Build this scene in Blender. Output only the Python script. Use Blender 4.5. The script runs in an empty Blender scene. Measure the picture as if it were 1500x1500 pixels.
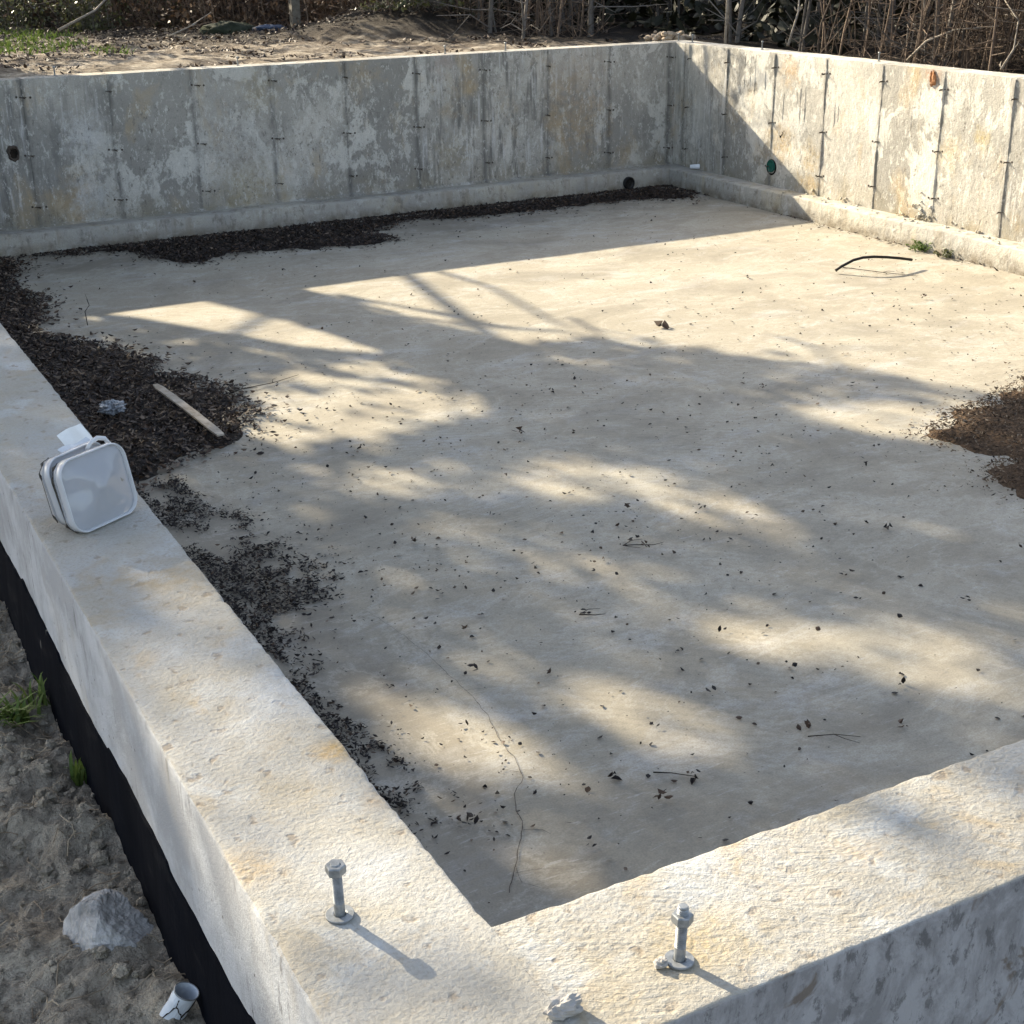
import bpy, math, random
import numpy as np
from mathutils import Vector, Matrix, noise as mn
random.seed(7); rng = np.random.default_rng(11)
scn = bpy.context.scene; COL = scn.collection
PI = math.pi

# ------------------------------------------------------------------ helpers
class MB:
    """collects faces; build() links them as ONE mesh object"""
    def __init__(s): s.v=[]; s.f=[]; s.m=[]
    def add(s, vs, fs, mi=0):
        o=len(s.v); s.v.extend([tuple(map(float,p)) for p in vs])
        s.f.extend([tuple(i+o for i in q) for q in fs]); s.m.extend([mi]*len(fs))
    def box(s, c, h, mi=0, M=None):
        vs=[Vector((x*h[0],y*h[1],z*h[2])) for x in(-1,1) for y in(-1,1) for z in(-1,1)]
        if M is not None: vs=[M@v for v in vs]
        vs=[v+Vector(c) for v in vs]
        s.add(vs,[(0,1,3,2),(4,6,7,5),(0,4,5,1),(2,3,7,6),(0,2,6,4),(1,5,7,3)],mi)
    def tube(s, pts, rad, n=6, mi=0, cap=True):
        pts=[Vector(p) for p in pts]; k=len(pts)
        if not hasattr(rad,'__len__'): rad=[rad]*k
        vs=[]; up=Vector((.31,.17,.93))
        for i,p in enumerate(pts):
            t=(pts[min(i+1,k-1)]-pts[max(i-1,0)])
            if t.length<1e-9: t=Vector((0,0,1))
            t.normalize(); a=t.cross(up)
            if a.length<1e-3: a=t.cross(Vector((1,0,0)))
            a.normalize(); b=t.cross(a)
            for j in range(n):
                q=2*PI*j/n; vs.append(p+(a*math.cos(q)+b*math.sin(q))*rad[i])
        fs=[(i*n+j,i*n+(j+1)%n,(i+1)*n+(j+1)%n,(i+1)*n+j) for i in range(k-1) for j in range(n)]
        if cap: fs+= [tuple(range(n-1,-1,-1)), tuple((k-1)*n+j for j in range(n))]
        s.add(vs,fs,mi)
    def lathe(s, prof, n=24, mi=0, M=None, closed=False):
        vs=[]
        for r,z in prof:
            for j in range(n):
                q=2*PI*j/n; v=Vector((r*math.cos(q),r*math.sin(q),z)); vs.append(M@v if M is not None else v)
        k=len(prof); fs=[]
        for i in range(k if closed else k-1):
            i2=(i+1)%k
            for j in range(n): fs.append((i*n+j,i*n+(j+1)%n,i2*n+(j+1)%n,i2*n+j))
        s.add(vs,fs,mi)
    def build(s, name, mats, parent=None, smooth=False, sharp=None):
        me=bpy.data.meshes.new(name)
        L=Vector((0,0,0))
        if parent is not None:
            p=parent
            while p is not None: L=L+Vector(p.location); p=p.parent
        v=np.array(s.v,dtype=np.float64)-np.array(L)
        me.from_pydata(v.tolist(),[],s.f)
        if not isinstance(mats,(list,tuple)): mats=[mats]
        for m in mats: me.materials.append(m)
        if len(mats)>1: me.polygons.foreach_set('material_index',s.m)
        if smooth: me.polygons.foreach_set('use_smooth',[True]*len(s.f))
        me.update()
        o=bpy.data.objects.new(name,me); COL.objects.link(o)
        if parent is not None: o.parent=parent
        return o
def tag(o,label=None,cat=None,group=None,kind=None):
    if label: o['label']=label
    if cat: o['category']=cat
    if group: o['group']=group
    if kind: o['kind']=kind
    return o
def thing(name,label,cat,loc=(0,0,0),group=None):
    o=bpy.data.objects.new(name,None); o.empty_display_size=.1; COL.objects.link(o)
    o.location=loc; return tag(o,label,cat,group)
def copy_tree(o,parent=None):
    c=o.copy(); COL.objects.link(c); c.parent=parent
    for ch in list(o.children): copy_tree(ch,c)
    return c
def fb(x,y,z=0,sc=1.0,oc=4):
    return mn.fractal(Vector((x*sc,y*sc,z*sc)),1.0,2.0,oc)
def inpoly(P,poly):
    x,y=P[:,0],P[:,1]; r=np.zeros(len(P),bool); n=len(poly)
    for i in range(n):
        x1,y1=poly[i]; x2,y2=poly[(i+1)%n]
        c=((y1>y)!=(y2>y)); r^= c & (x < (x2-x1)*(y-y1)/((y2-y1) if y2!=y1 else 1e-9)+x1)
    return r
def edgedist(P,poly):
    d=np.full(len(P),1e9); n=len(poly)
    for i in range(n):
        a=np.array(poly[i]); b=np.array(poly[(i+1)%n]); ab=b-a
        t=np.clip(((P-a)@ab)/max(ab@ab,1e-9),0,1)
        d=np.minimum(d,np.linalg.norm(P-(a+t[:,None]*ab),axis=1))
    return d

# ------------------------------------------------------------------ materials
class NT:
    def __init__(s,name):
        s.mat=bpy.data.materials.new(name); s.mat.use_nodes=True; s.t=s.mat.node_tree
        s.t.nodes.clear(); s.out=s.n('ShaderNodeOutputMaterial')
        s.b=s.n('ShaderNodeBsdfPrincipled'); s.l(s.b.outputs[0],s.out.inputs[0])
        s.b.inputs['Specular IOR Level'].default_value=.25
    def n(s,t,**k):
        o=s.t.nodes.new(t)
        for a,b in k.items(): setattr(o,a,b)
        return o
    def l(s,a,b): s.t.links.new(a,b)
    def setv(s,inp,v):
        if hasattr(v,'links') or isinstance(v,bpy.types.NodeSocket): s.l(v,inp)
        else:
            if hasattr(inp.default_value,'__len__') and not hasattr(v,'__len__'): v=(v,v,v)
            if hasattr(inp.default_value,'__len__') and len(inp.default_value)==4 and len(v)==3: v=(*v,1)
            inp.default_value=v
    def pos(s): return s.n('ShaderNodeNewGeometry').outputs['Position']
    def obj(s): return s.n('ShaderNodeTexCoord').outputs['Object']
    def mul(s,vec,k):
        o=s.n('ShaderNodeVectorMath',operation='MULTIPLY'); s.l(vec,o.inputs[0]); o.inputs[1].default_value=k; return o.outputs[0]
    def math(s,op,a,b=None,c=None):
        o=s.n('ShaderNodeMath',operation=op); s.setv(o.inputs[0],a)
        if b is not None: s.setv(o.inputs[1],b)
        if c is not None: s.setv(o.inputs[2],c)
        return o.outputs[0]
    def noise(s,vec,sc,det=4,rough=.55,dist=0):
        o=s.n('ShaderNodeTexNoise'); s.l(vec,o.inputs['Vector']); o.inputs['Scale'].default_value=sc
        o.inputs['Detail'].default_value=det; o.inputs['Roughness'].default_value=rough; o.inputs['Distortion'].default_value=dist
        return o.outputs['Fac']
    def vor(s,vec,sc,feat='F1'):
        o=s.n('ShaderNodeTexVoronoi',feature=feat); s.l(vec,o.inputs['Vector']); o.inputs['Scale'].default_value=sc; return o.outputs['Distance']
    def ramp(s,f,a,b,lo=0,hi=1):
        o=s.n('ShaderNodeMapRange'); o.clamp=True; s.l(f,o.inputs[0])
        for i,v in zip((1,2,3,4),(a,b,lo,hi)): o.inputs[i].default_value=v
        return o.outputs[0]
    def mix(s,f,a,b,mode='MIX'):
        o=s.n('ShaderNodeMix',data_type='RGBA',blend_type=mode); s.setv(o.inputs[0],f); s.setv(o.inputs[6],a); s.setv(o.inputs[7],b); return o.outputs[2]
    def sep(s,v):
        o=s.n('ShaderNodeSeparateXYZ'); s.l(v,o.inputs[0]); return o.outputs
    def bump(s,h,st,dist=.01,prev=None):
        o=s.n('ShaderNodeBump'); s.setv(o.inputs['Height'],h); o.inputs['Strength'].default_value=st; o.inputs['Distance'].default_value=dist
        if prev is not None: s.l(prev,o.inputs['Normal'])
        return o.outputs[0]
    def fin(s,col,rough=.85,nrm=None):
        s.setv(s.b.inputs['Base Color'],col); s.setv(s.b.inputs['Roughness'],rough)
        if nrm is not None: s.l(nrm,s.b.inputs['Normal'])
        return s.mat
    def spot(s,P,c,r0,r1):
        o=s.n('ShaderNodeVectorMath',operation='DISTANCE'); s.l(P,o.inputs[0]); o.inputs[1].default_value=c
        nz=s.noise(P,14,4,.6); n2=s.noise(P,55,6,.78); d=s.math('ADD',o.outputs['Value'],s.ramp(nz,.3,.7,-.55*r1,.55*r1)); return s.math('MULTIPLY',s.ramp(d,r0,r1,1,0),s.ramp(n2,.36,.60,.25,1))

def mat_formed_wall(name,axis,off,sp,base=1.0,spots=(),dirt=1.0):
    t=NT(name); P=t.pos(); x,y,z=t.sep(P); u=x if axis=='x' else y
    uu=t.math('DIVIDE',t.math('SUBTRACT',u,off),sp)
    wn=t.n('ShaderNodeTexWhiteNoise',noise_dimensions='1D'); t.l(t.math('FLOOR',uu),wn.inputs['W'])
    col=t.mix(wn.outputs['Value'],(.27*base,.255*base,.225*base),(.48*base,.45*base,.395*base))
    wn2=t.n('ShaderNodeTexWhiteNoise',noise_dimensions='1D'); t.l(t.math('ADD',t.math('FLOOR',uu),37.3),wn2.inputs['W']); pv=wn2.outputs['Value']
    big=t.noise(P,1.1,4,.6,.4)
    col=t.mix(t.ramp(big,.40,.60,0,.85*dirt),col,(.225*base,.217*base,.195*base))
    # trowelled paste that flaked off, crisp edges
    fl=t.noise(t.mul(P,(1,1,.85)),1.9,10,.66,.3)
    flm=t.ramp(fl,.525,.55)
    col=t.mix(t.math('MULTIPLY',flm,t.ramp(pv,.1,.8,.95,.35)),col,(.50*base,.48*base,.43*base))
    fl2=t.noise(t.mul(P,(1,1,.6)),6.5,10,.76,.2); col=t.mix(t.ramp(fl2,.55,.58,0,.7),col,(.53*base,.51*base,.46*base))
    pits=t.noise(t.mul(P,(1,1,.7)),15,9,.76,.2)
    col=t.mix(t.ramp(pits,.55,.64,0,.6*dirt),col,(.16*base,.15*base,.13*base))
    # run-down streaks
    st=t.noise(t.mul(P,(13,13,1.6)),1,7,.66,.2); reg=t.math('MULTIPLY',t.ramp(t.math('ADD',t.noise(P,.9,2),t.math('MULTIPLY',pv,.35)),.60,.80),.95)
    col=t.mix(t.math('MULTIPLY',t.ramp(st,.50,.62,0,.92*dirt),reg),col,(.13*base,.125*base,.115*base))
    st2=t.noise(t.mul(P,(24,24,1.9)),1,6,.6,.1); col=t.mix(t.math('MULTIPLY',t.ramp(st2,.56,.64,0,.6),reg),col,(.55*base,.54*base,.52*base))
    # tan and rust wash
    tan=t.noise(t.mul(P,(1.3,1.3,.9)),1.7,7,.66,.3); col=t.mix(t.ramp(tan,.54,.68,0,.62),col,(.40*base,.29*base,.15*base))
    # damp foot and seam dirt
    low=t.math('MULTIPLY',t.ramp(z,-1.04,-.82,.7,0),t.ramp(t.noise(P,5,5,.6),.35,.6))
    col=t.mix(low,col,(.20*base,.175*base,.12*base))
    fr=t.math('ABSOLUTE',t.math('SUBTRACT',t.math('FRACT',t.math('ADD',uu,.5)),.5))
    sd=t.math('MAXIMUM',t.math('MULTIPLY',t.ramp(fr,.0,.055,.95,0),t.ramp(t.noise(t.mul(P,(6,6,2.2)),1.5,5,.6),.36,.56)),t.math('MULTIPLY',t.ramp(fr,.005,.016,.8,0),t.ramp(t.noise(t.mul(P,(3,3,5)),2,4,.7),.42,.56)))
    col=t.mix(sd,col,(.12*base,.115*base,.105*base))
    for c,r0,r1,k,cc in spots: col=t.mix(t.math('MULTIPLY',t.spot(P,c,r0,r1),k),col,cc)
    mk=t.noise(t.mul(P,(1,1,.6)),34,7,.78,.1); mreg=t.ramp(t.noise(P,3.1,4,.6),.40,.56)
    col=t.mix(t.math('MULTIPLY',t.ramp(mk,.56,.62,0,.8),mreg),col,(.11*base,.10*base,.085*base))
    mk2=t.noise(t.mul(P,(1,1,.5)),30,6,.78,.1); col=t.mix(t.ramp(mk2,.56,.61,0,.55),col,(.58*base,.56*base,.51*base))
    fine=t.noise(P,130,3,.6); col=t.mix(t.ramp(fine,.3,.7,.0,.3),col,(.12*base,.115*base,.10*base))
    h=t.math('ADD',t.math('MULTIPLY',fl,.8),t.math('MULTIPLY',flm,.10))
    b=t.bump(h,.6,.014); b=t.bump(pits,.8,.016,b); b=t.bump(st,.3,.008,b); b=t.bump(fine,.4,.004,b)
    return t.fin(col,.9,b)

SPOTS=[((-.075,1.0,0),.02,.13,.75,(.30,.235,.145)),((-.016,.40,0),.0,.035,.9,(.38,.26,.11)),((-.012,.27,0),.0,.028,.7,(.36,.25,.13)),((-.19,.22,0),.01,.05,.7,(.34,.25,.14)),
    ((.175,-.125,0),.02,.07,.75,(.38,.29,.15)),((.41,-.08,0),.01,.045,.6,(.38,.29,.18)),((-.02,.56,0),.03,.12,.6,(.47,.48,.485)),((-.08,.16,0),.02,.06,.5,(.46,.475,.49)),((.30,-.05,0),.03,.11,.5,(.46,.465,.46)),((-.13,1.9,0),.05,.22,.5,(.36,.33,.26)),((-.10,.33,0),.02,.07,.45,(.33,.27,.17))]
def mat_rough_top(name,ax):
    """screeded top of the near walls plus its formed sides"""
    t=NT(name); P=t.pos(); g=t.n('ShaderNodeNewGeometry'); nx,ny,nz=t.sep(g.outputs['True Normal'])
    top=t.ramp(nz,.45,.75)
    big=t.noise(P,3.2,5,.62,.5); mid=t.noise(P,9,6,.62,.5)
    ct=t.mix(t.ramp(big,.36,.64),(.375,.37,.35),(.345,.315,.255))
    ct=t.mix(t.ramp(mid,.57,.74,0,.6),ct,(.34,.25,.13))
    yl=t.noise(P,5.2,5,.7,.8); ct=t.mix(t.ramp(yl,.60,.74,0,.75),ct,(.39,.27,.115))
    wh=t.noise(P,6.5,5,.6,.3); ct=t.mix(t.ramp(wh,.54,.66,0,.7),ct,(.45,.46,.455))
    st=(60,130,60) if ax=='x' else (95,85,60)
    warp=t.n('ShaderNodeVectorMath',operation='ADD'); t.l(P,warp.inputs[0])
    ns=t.n('ShaderNodeTexNoise'); t.l(P,ns.inputs['Vector']); ns.inputs['Scale'].default_value=4
    t.l(t.mul(ns.outputs['Color'],(.10,.10,.05)),warp.inputs[1])
    rip=t.noise(t.mul(warp.outputs[0],st),1,4,.55,.4)
    gr=t.noise(P,190,5,.68); gr2=t.noise(P,520,3,.6); peb=t.vor(P,130,'SMOOTH_F1')
    pit=t.ramp(t.noise(P,34,3,.5),.62,.70)
    ct=t.mix(t.math('MULTIPLY',t.ramp(rip,.55,.30),.40 if ax=='x' else .15),ct,(.24,.20,.14))
    ct=t.mix(t.math('MULTIPLY',pit,.6),ct,(.20,.15,.10))
    ct=t.mix(t.math('MULTIPLY',t.ramp(gr,.50,.36),.38),ct,(.22,.195,.155))
    agg=t.vor(P,60); ct=t.mix(t.math('MULTIPLY',t.ramp(agg,.10,.14,.5,0),t.ramp(t.noise(P,8,3),.5,.6)),ct,(.26,.24,.21))
    for c,r0,r1,kk,cc in SPOTS: ct=t.mix(t.math('MULTIPLY',t.spot(P,c,r0,r1),kk),ct,cc)
    # sides
    sv=t.noise(t.mul(P,(26,26,5.5)),1,8,.72,.15); fl=t.noise(P,6,9,.70,.25)
    cs=t.mix(t.ramp(fl,.45,.58),(.33,.33,.33),(.44,.445,.45))
    cs=t.mix(t.math('MULTIPLY',t.ramp(sv,.56,.63,0,.85),t.ramp(t.noise(P,2.6,4,.6),.42,.58)),cs,(.14,.135,.13)); bh=t.vor(P,42); cs=t.mix(t.ramp(bh,.08,.12,.8,0),cs,t.mix(t.ramp(t.noise(P,7,3),.5,.54),cs,(.08,.07,.06)))
    cs=t.mix(t.ramp(t.noise(t.mul(P,(3.1,3.1,1.2)),1.6,5,.6),.58,.7,0,.5),cs,(.40,.33,.22))
    if ax=='x':   # outer face of the front wall: flaked, darker
        fp=t.noise(t.mul(P,(1,1,.6)),17,9,.72,.45); cs=t.mix(t.ramp(fp,.44,.58),(.32,.308,.305),(.21,.20,.197)); fq=t.noise(t.mul(P,(1,1,.5)),44,8,.75,.3); cs=t.mix(t.ramp(fq,.54,.60,0,.65),cs,(.075,.07,.068))
        cs=t.mix(t.ramp(t.noise(P,11,5,.6,1.0),.60,.66,0,.8),cs,(.13,.10,.075))
        cs=t.mix(t.ramp(t.noise(P,15,6,.7,.5),.60,.64,0,.6),cs,(.27,.262,.26))
    col=t.mix(top,cs,ct)
    rot=t.n('ShaderNodeVectorRotate',rotation_type='Z_AXIS'); t.l(warp.outputs[0],rot.inputs['Vector']); rot.inputs['Angle'].default_value=.55 if ax=='x' else 1.2
    brs=t.noise(t.mul(rot.outputs[0],(24,190,40)),1,5,.62,.15); brm=t.math('MULTIPLY',t.ramp(t.noise(P,4.2,3,.5),.42,.58),.9 if ax=='x' else .35)
    brd=t.math('MULTIPLY',t.ramp(brs,.50,.34),brm); ct=t.mix(t.math('MULTIPLY',brd,.35),ct,(.25,.21,.145)); col=t.mix(top,cs,ct)
    h=t.math('ADD',t.math('MULTIPLY',t.math('ADD',rip,t.math('MULTIPLY',t.math('MULTIPLY',brs,brm),1.6)),.85 if ax=='x' else .30),t.math('ADD',t.math('MULTIPLY',gr,1.1),t.math('MULTIPLY',peb,.45)))
    h=t.math('SUBTRACT',h,t.math('MULTIPLY',pit,.5))
    hs=t.math('ADD',t.math('MULTIPLY',fl,.9),t.math('MULTIPLY',gr,.5))
    if ax=='x': hs=t.math('ADD',hs,t.math('MULTIPLY',fp,.9))
    hm=t.n('ShaderNodeMix',data_type='FLOAT'); t.l(top,hm.inputs[0]); t.l(hs,hm.inputs[2]); t.l(h,hm.inputs[3])
    b=t.bump(hm.outputs[0],.65,.0046); b=t.bump(gr2,.25,.002,b)
    return t.fin(col,.92,b)

def mat_floor():
    t=NT('slab_concrete'); P=t.pos()
    big=t.noise(P,.55,4,.6,.8); mid=t.noise(t.mul(P,(1.0,1.5,1)),1.3,8,.7,.5)
    col=t.mix(t.ramp(big,.35,.65),(.325,.292,.226),(.40,.357,.276))
    col=t.mix(t.ramp(mid,.45,.65,0,.75),col,(.46,.425,.345))
    sw=t.noise(t.mul(P,(2.0,3.4,1)),1.2,9,.74,.6); col=t.mix(t.ramp(sw,.52,.64,0,.55),col,(.52,.505,.47))
    dk=t.noise(t.mul(P,(1.4,1.9,1)),.9,9,.72,.5); col=t.mix(t.ramp(dk,.50,.66,0,.7),col,(.235,.21,.165))
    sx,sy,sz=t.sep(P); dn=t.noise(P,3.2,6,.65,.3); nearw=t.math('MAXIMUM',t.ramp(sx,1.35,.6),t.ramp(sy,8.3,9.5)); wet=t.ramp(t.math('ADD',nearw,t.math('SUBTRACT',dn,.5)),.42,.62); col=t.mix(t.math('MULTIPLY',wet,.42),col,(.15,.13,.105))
    tide=t.math('MULTIPLY',t.ramp(dk,.455,.475),t.ramp(dk,.50,.478)); col=t.mix(t.math('MULTIPLY',tide,.35),col,(.52,.49,.42))
    arc=t.n('ShaderNodeTexWave',wave_type='RINGS',rings_direction='SPHERICAL'); t.l(P,arc.inputs['Vector']); arc.inputs['Scale'].default_value=9; arc.inputs['Distortion'].default_value=9; arc.inputs['Detail'].default_value=4; arc.inputs['Detail Scale'].default_value=.7
    col=t.mix(t.math('MULTIPLY',t.ramp(arc.outputs['Fac'],.55,1,0,.16),t.ramp(t.noise(P,1.1,3),.42,.6)),col,(.20,.18,.14))
    sc=t.noise(t.mul(P,(9,55,1)),1.0,4,.6,1.8); col=t.mix(t.ramp(sc,.60,.70,0,.45),col,(.52,.50,.46))
    sp=t.vor(P,26); nz=t.noise(P,4,4,.6); col=t.mix(t.math('MULTIPLY',t.ramp(sp,.05,.09,.75,0),t.ramp(nz,.5,.62)),col,(.12,.10,.08))
    fine=t.noise(P,170,4,.65); col=t.mix(t.ramp(fine,.40,.72,0,.42),col,(.14,.125,.10))
    f2=t.noise(P,38,6,.7); col=t.mix(t.ramp(f2,.52,.70,0,.5),col,(.20,.18,.145))
    b=t.bump(big,.2,.02); b=t.bump(f2,.16,.004,b); b=t.bump(fine,.28,.0025,b)
    return t.fin(col,.82,b)
def mat_footing(name='footing_concrete',k=1.0):
    t=NT(name); P=t.pos(); z=t.sep(P)[2]
    col=t.mix(t.ramp(t.noise(P,1.3,5,.6,.5),.38,.62),(.35*k,.335*k,.30*k),(.46*k,.43*k,.36*k))
    col=t.mix(t.ramp(t.noise(t.mul(P,(1,1,.6)),2.4,5,.6,.6),.55,.7,0,.6),col,(.44*k,.36*k,.21*k))
    col=t.mix(t.ramp(t.noise(t.mul(P,(1,1,.6)),15,8,.76,.2),.52,.62,0,.65),col,(.17*k,.15*k,.12*k))
    col=t.mix(t.ramp(t.noise(P,7,9,.74,.2),.57,.61,0,.6),col,(.55*k,.53*k,.48*k))
    col=t.mix(t.math('MULTIPLY',t.ramp(z,-1.19,-1.12,.85,0),t.ramp(t.noise(P,9,5,.65),.35,.58)),col,(.16*k,.13*k,.09*k))
    col=t.mix(t.ramp(t.noise(t.mul(P,(12,12,1.2)),1,6,.6),.55,.66,0,.45),col,(.24*k,.20*k,.14*k))
    fine=t.noise(P,120,4,.6); col=t.mix(t.ramp(fine,.35,.7,0,.25),col,(.15*k,.14*k,.12*k))
    b=t.bump(t.noise(P,14,8,.7,.2),.8,.018); b=t.bump(fine,.4,.005,b); return t.fin(col,.9,b)
def mat_ground():
    t=NT('sandy_soil'); P=t.pos(); y=t.sep(P)[1]; x=t.sep(P)[0]
    n1=t.noise(P,1.7,6,.66,.6); n2=t.noise(P,8,6,.7,.5); n3=t.noise(P,45,5,.7)
    near=t.mix(t.ramp(n2,.35,.65),(.29,.25,.195),(.45,.40,.315)); near=t.mix(t.ramp(n3,.48,.66,0,.7),near,(.10,.082,.062)); near=t.mix(t.ramp(t.noise(t.mul(P,(60,170,60)),1,5,.7,1.2),.55,.66,0,.6),near,(.36,.31,.24))
    far=t.mix(t.ramp(n2,.42,.58),(.20,.16,.115),(.50,.43,.335)); far=t.mix(t.ramp(n1,.45,.58,0,.8),far,(.11,.08,.055))
    far=t.mix(t.ramp(n3,.56,.66,0,.6),far,(.09,.065,.045))
    k=t.ramp(y,7,10); col=t.mix(k,near,far)
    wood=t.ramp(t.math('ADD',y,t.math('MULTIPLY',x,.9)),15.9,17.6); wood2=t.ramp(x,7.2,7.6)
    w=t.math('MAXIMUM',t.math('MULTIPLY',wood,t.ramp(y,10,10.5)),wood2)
    col=t.mix(w,col,t.mix(n2,(.010,.008,.006),(.035,.026,.018)))  # brush shade put into the wood-floor colour to fill the gaps
    fb_=t.noise(t.mul(P,(60,170,60)),1,5,.7,1.2); b=t.bump(n2,.9,.05); b=t.bump(n3,1.0,.026,b); b=t.bump(fb_,.6,.010,b); b=t.bump(t.noise(P,200,4,.65),.6,.005,b); return t.fin(col,.95,b)
def mat_plain(name,c1,c2,sc=20,rough=.8,bump=.3,bd=.004,metal=0,spec=.25,detail=5):
    t=NT(name); P=t.pos(); n=t.noise(P,sc,detail,.65,.3); col=t.mix(t.ramp(n,.35,.65),c1,c2)
    t.b.inputs['Metallic'].default_value=metal; t.b.inputs['Specular IOR Level'].default_value=spec
    return t.fin(col,rough,t.bump(n,bump,bd) if bump else None)
def mat_leaf(name,c1,c2,rough=.6,trans=0.0,spec=.3):
    t=NT(name); g=t.n('ShaderNodeNewGeometry'); col=t.mix(g.outputs['Random Per Island'],c1,c2)
    t.b.inputs['Specular IOR Level'].default_value=spec
    m=t.fin(col,rough)
    if trans:
        tr=t.n('ShaderNodeBsdfTranslucent'); t.l(col,tr.inputs['Color']); mx=t.n('ShaderNodeMixShader'); mx.inputs[0].default_value=trans
        t.l(t.b.outputs[0],mx.inputs[1]); t.l(tr.outputs[0],mx.inputs[2]); t.l(mx.outputs[0],t.out.inputs[0])
    return m

TAN=(.36,.25,.12); RUST=(.30,.12,.045)
M_back=mat_formed_wall('formed_concrete_back','x',1.35,.6185,1.16,[((5.98,9.918,-.62),.05,.34,.55,(.42,.28,.12)),((5.95,9.918,-.2),.05,.4,.45,(.45,.36,.28)),((2.95,9.918,-.93),.04,.30,.6,(.30,.235,.10)),((3.1,9.918,-.2),.02,.2,.5,(.32,.25,.11)),((1.75,9.918,-.42),.03,.20,.8,(.56,.55,.53)),((1.72,9.918,-.85),.02,.17,.8,(.56,.55,.53)),((4.75,9.918,-.8),.03,.2,.5,(.33,.26,.13)),((4.7,9.918,-.05),.02,.16,.4,(.45,.32,.26)),((2.9,9.918,-.55),.03,.3,.6,(.19,.18,.17)),((5.4,9.918,-.4),.03,.34,.5,(.2,.195,.17))])
M_right=mat_formed_wall('formed_concrete_right','y',5.957,.636,1.46,
    [((6.985,8.36,-.70),.03,.20,.8,(.50,.33,.13)),((6.985,8.02,-.78),.02,.16,.7,(.52,.38,.18)),((6.985,8.30,-.13),.03,.16,.7,(.55,.34,.14)),
     ((6.985,6.50,-.55),.02,.16,.6,(.56,.42,.2)),((6.985,6.72,-.06),.0,.09,.9,(.40,.16,.06)),((6.985,6.20,-.42),.0,.10,.7,(.56,.42,.14)),((6.985,8.0,-1.0),.02,.14,.7,(.5,.34,.14))],.62)
M_topL=mat_rough_top('screeded_concrete_left','y'); M_topF=mat_rough_top('screeded_concrete_front','x')
M_floor=mat_floor(); M_foot=mat_footing(); M_footR=mat_footing('footing_concrete_right',1.2); M_ground=mat_ground()
M_zinc=mat_plain('galvanised_steel',(.17,.18,.185),(.30,.31,.315),90,.5,.25,.001,.55,.4)
M_rusty=mat_plain('rusty_wire',(.035,.028,.024),(.09,.07,.055),60,.8)
def mat_membrane():
    t=NT('bitumen_membrane'); P=t.pos(); n=t.noise(t.mul(P,(5,5,1.2)),4,5,.6,.3); f=t.noise(P,120,3,.6)
    sp=t.vor(t.mul(P,(1,1,.45)),16); k=t.math('MULTIPLY',t.ramp(sp,.05,.08,1,0),t.ramp(t.noise(P,6,3),.40,.46))
    col=t.mix(n,(.0022,.0027,.0045),(.0075,.0085,.012)); col=t.mix(t.ramp(t.noise(t.mul(P,(3,3,9)),1.5,7,.7),.55,.75,0,.35),col,(.06,.058,.055)); col=t.mix(t.math('MULTIPLY',k,.6),col,(.20,.19,.17))
    t.b.inputs['Specular IOR Level'].default_value=.02
    return t.fin(col,.7,t.bump(f,.2,.002,t.bump(n,.12,.01)))
M_memb=mat_membrane()
M_lf=[mat_leaf('dead_leaf_dark',(.014,.011,.010),(.05,.035,.028),.62,0,.25),mat_leaf('dead_leaf_brown',(.035,.022,.014),(.085,.052,.032),.6,0,.25),mat_leaf('dead_leaf_tan',(.10,.072,.05),(.22,.165,.12),.65,0,.2)]
M_crumb=mat_leaf('black_leaf_crumb',(.006,.005,.005),(.024,.017,.014),.6,0,.25)
M_mulch=mat_plain('wet_mulch',(.012,.010,.008),(.045,.034,.026),60,.85,.9,.02)
M_chip=mat_plain('brown_mulch',(.045,.028,.016),(.15,.095,.055),70,.95,1.0,.014,detail=8)
M_chipl=[mat_leaf('chip_dark',(.03,.02,.012),(.075,.048,.028),.8),mat_leaf('chip_mid',(.085,.054,.03),(.15,.098,.058),.8),mat_leaf('chip_pale',(.20,.15,.10),(.34,.27,.19),.8)]
M_straw=mat_leaf('straw',(.16,.12,.08),(.32,.26,.18),.8)
M_grass=mat_leaf('green_grass',(.06,.11,.02),(.15,.20,.045),.6,.3)
M_crown=mat_leaf('oak_foliage',(.035,.055,.015),(.075,.095,.03),.6,0)
M_bark=mat_plain('bark',(.07,.055,.04),(.15,.12,.095),30,.9,.8,.01)
def mat_stem(name,c1,c2):
    t=NT(name); g=t.n('ShaderNodeNewGeometry'); P=t.pos(); n=t.noise(P,40,4,.6)
    col=t.mix(g.outputs['Random Per Island'],c1,c2); col=t.mix(t.ramp(n,.45,.7,0,.5),col,(.03,.025,.02)); return t.fin(col,.85)
M_stemg=mat_stem('grey_stem',(.07,.065,.06),(.24,.215,.19)); M_stemb=mat_stem('brown_stem',(.03,.022,.017),(.26,.19,.14)); M_pale=mat_stem('pale_stem',(.22,.19,.15),(.38,.33,.27))
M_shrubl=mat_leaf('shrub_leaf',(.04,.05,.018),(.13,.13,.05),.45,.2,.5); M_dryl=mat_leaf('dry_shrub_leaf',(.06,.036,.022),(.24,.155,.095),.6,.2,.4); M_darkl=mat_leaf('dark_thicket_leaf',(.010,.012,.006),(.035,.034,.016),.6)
M_wood=mat_plain('weathered_lath',(.30,.25,.19),(.55,.48,.38),18,.85,.6)
M_white=mat_plain('white_paint',(.70,.72,.74),(.82,.83,.84),30,.5,.1)

# ------------------------------------------------------------------ measures (metres; origin = inner near-left corner of the wall top)
WX,WY=6.985,9.918; TH=.205; ZF=-1.213; ZFT=-1.055
SUN=Vector((.645,-1.85,-1.0))

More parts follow.
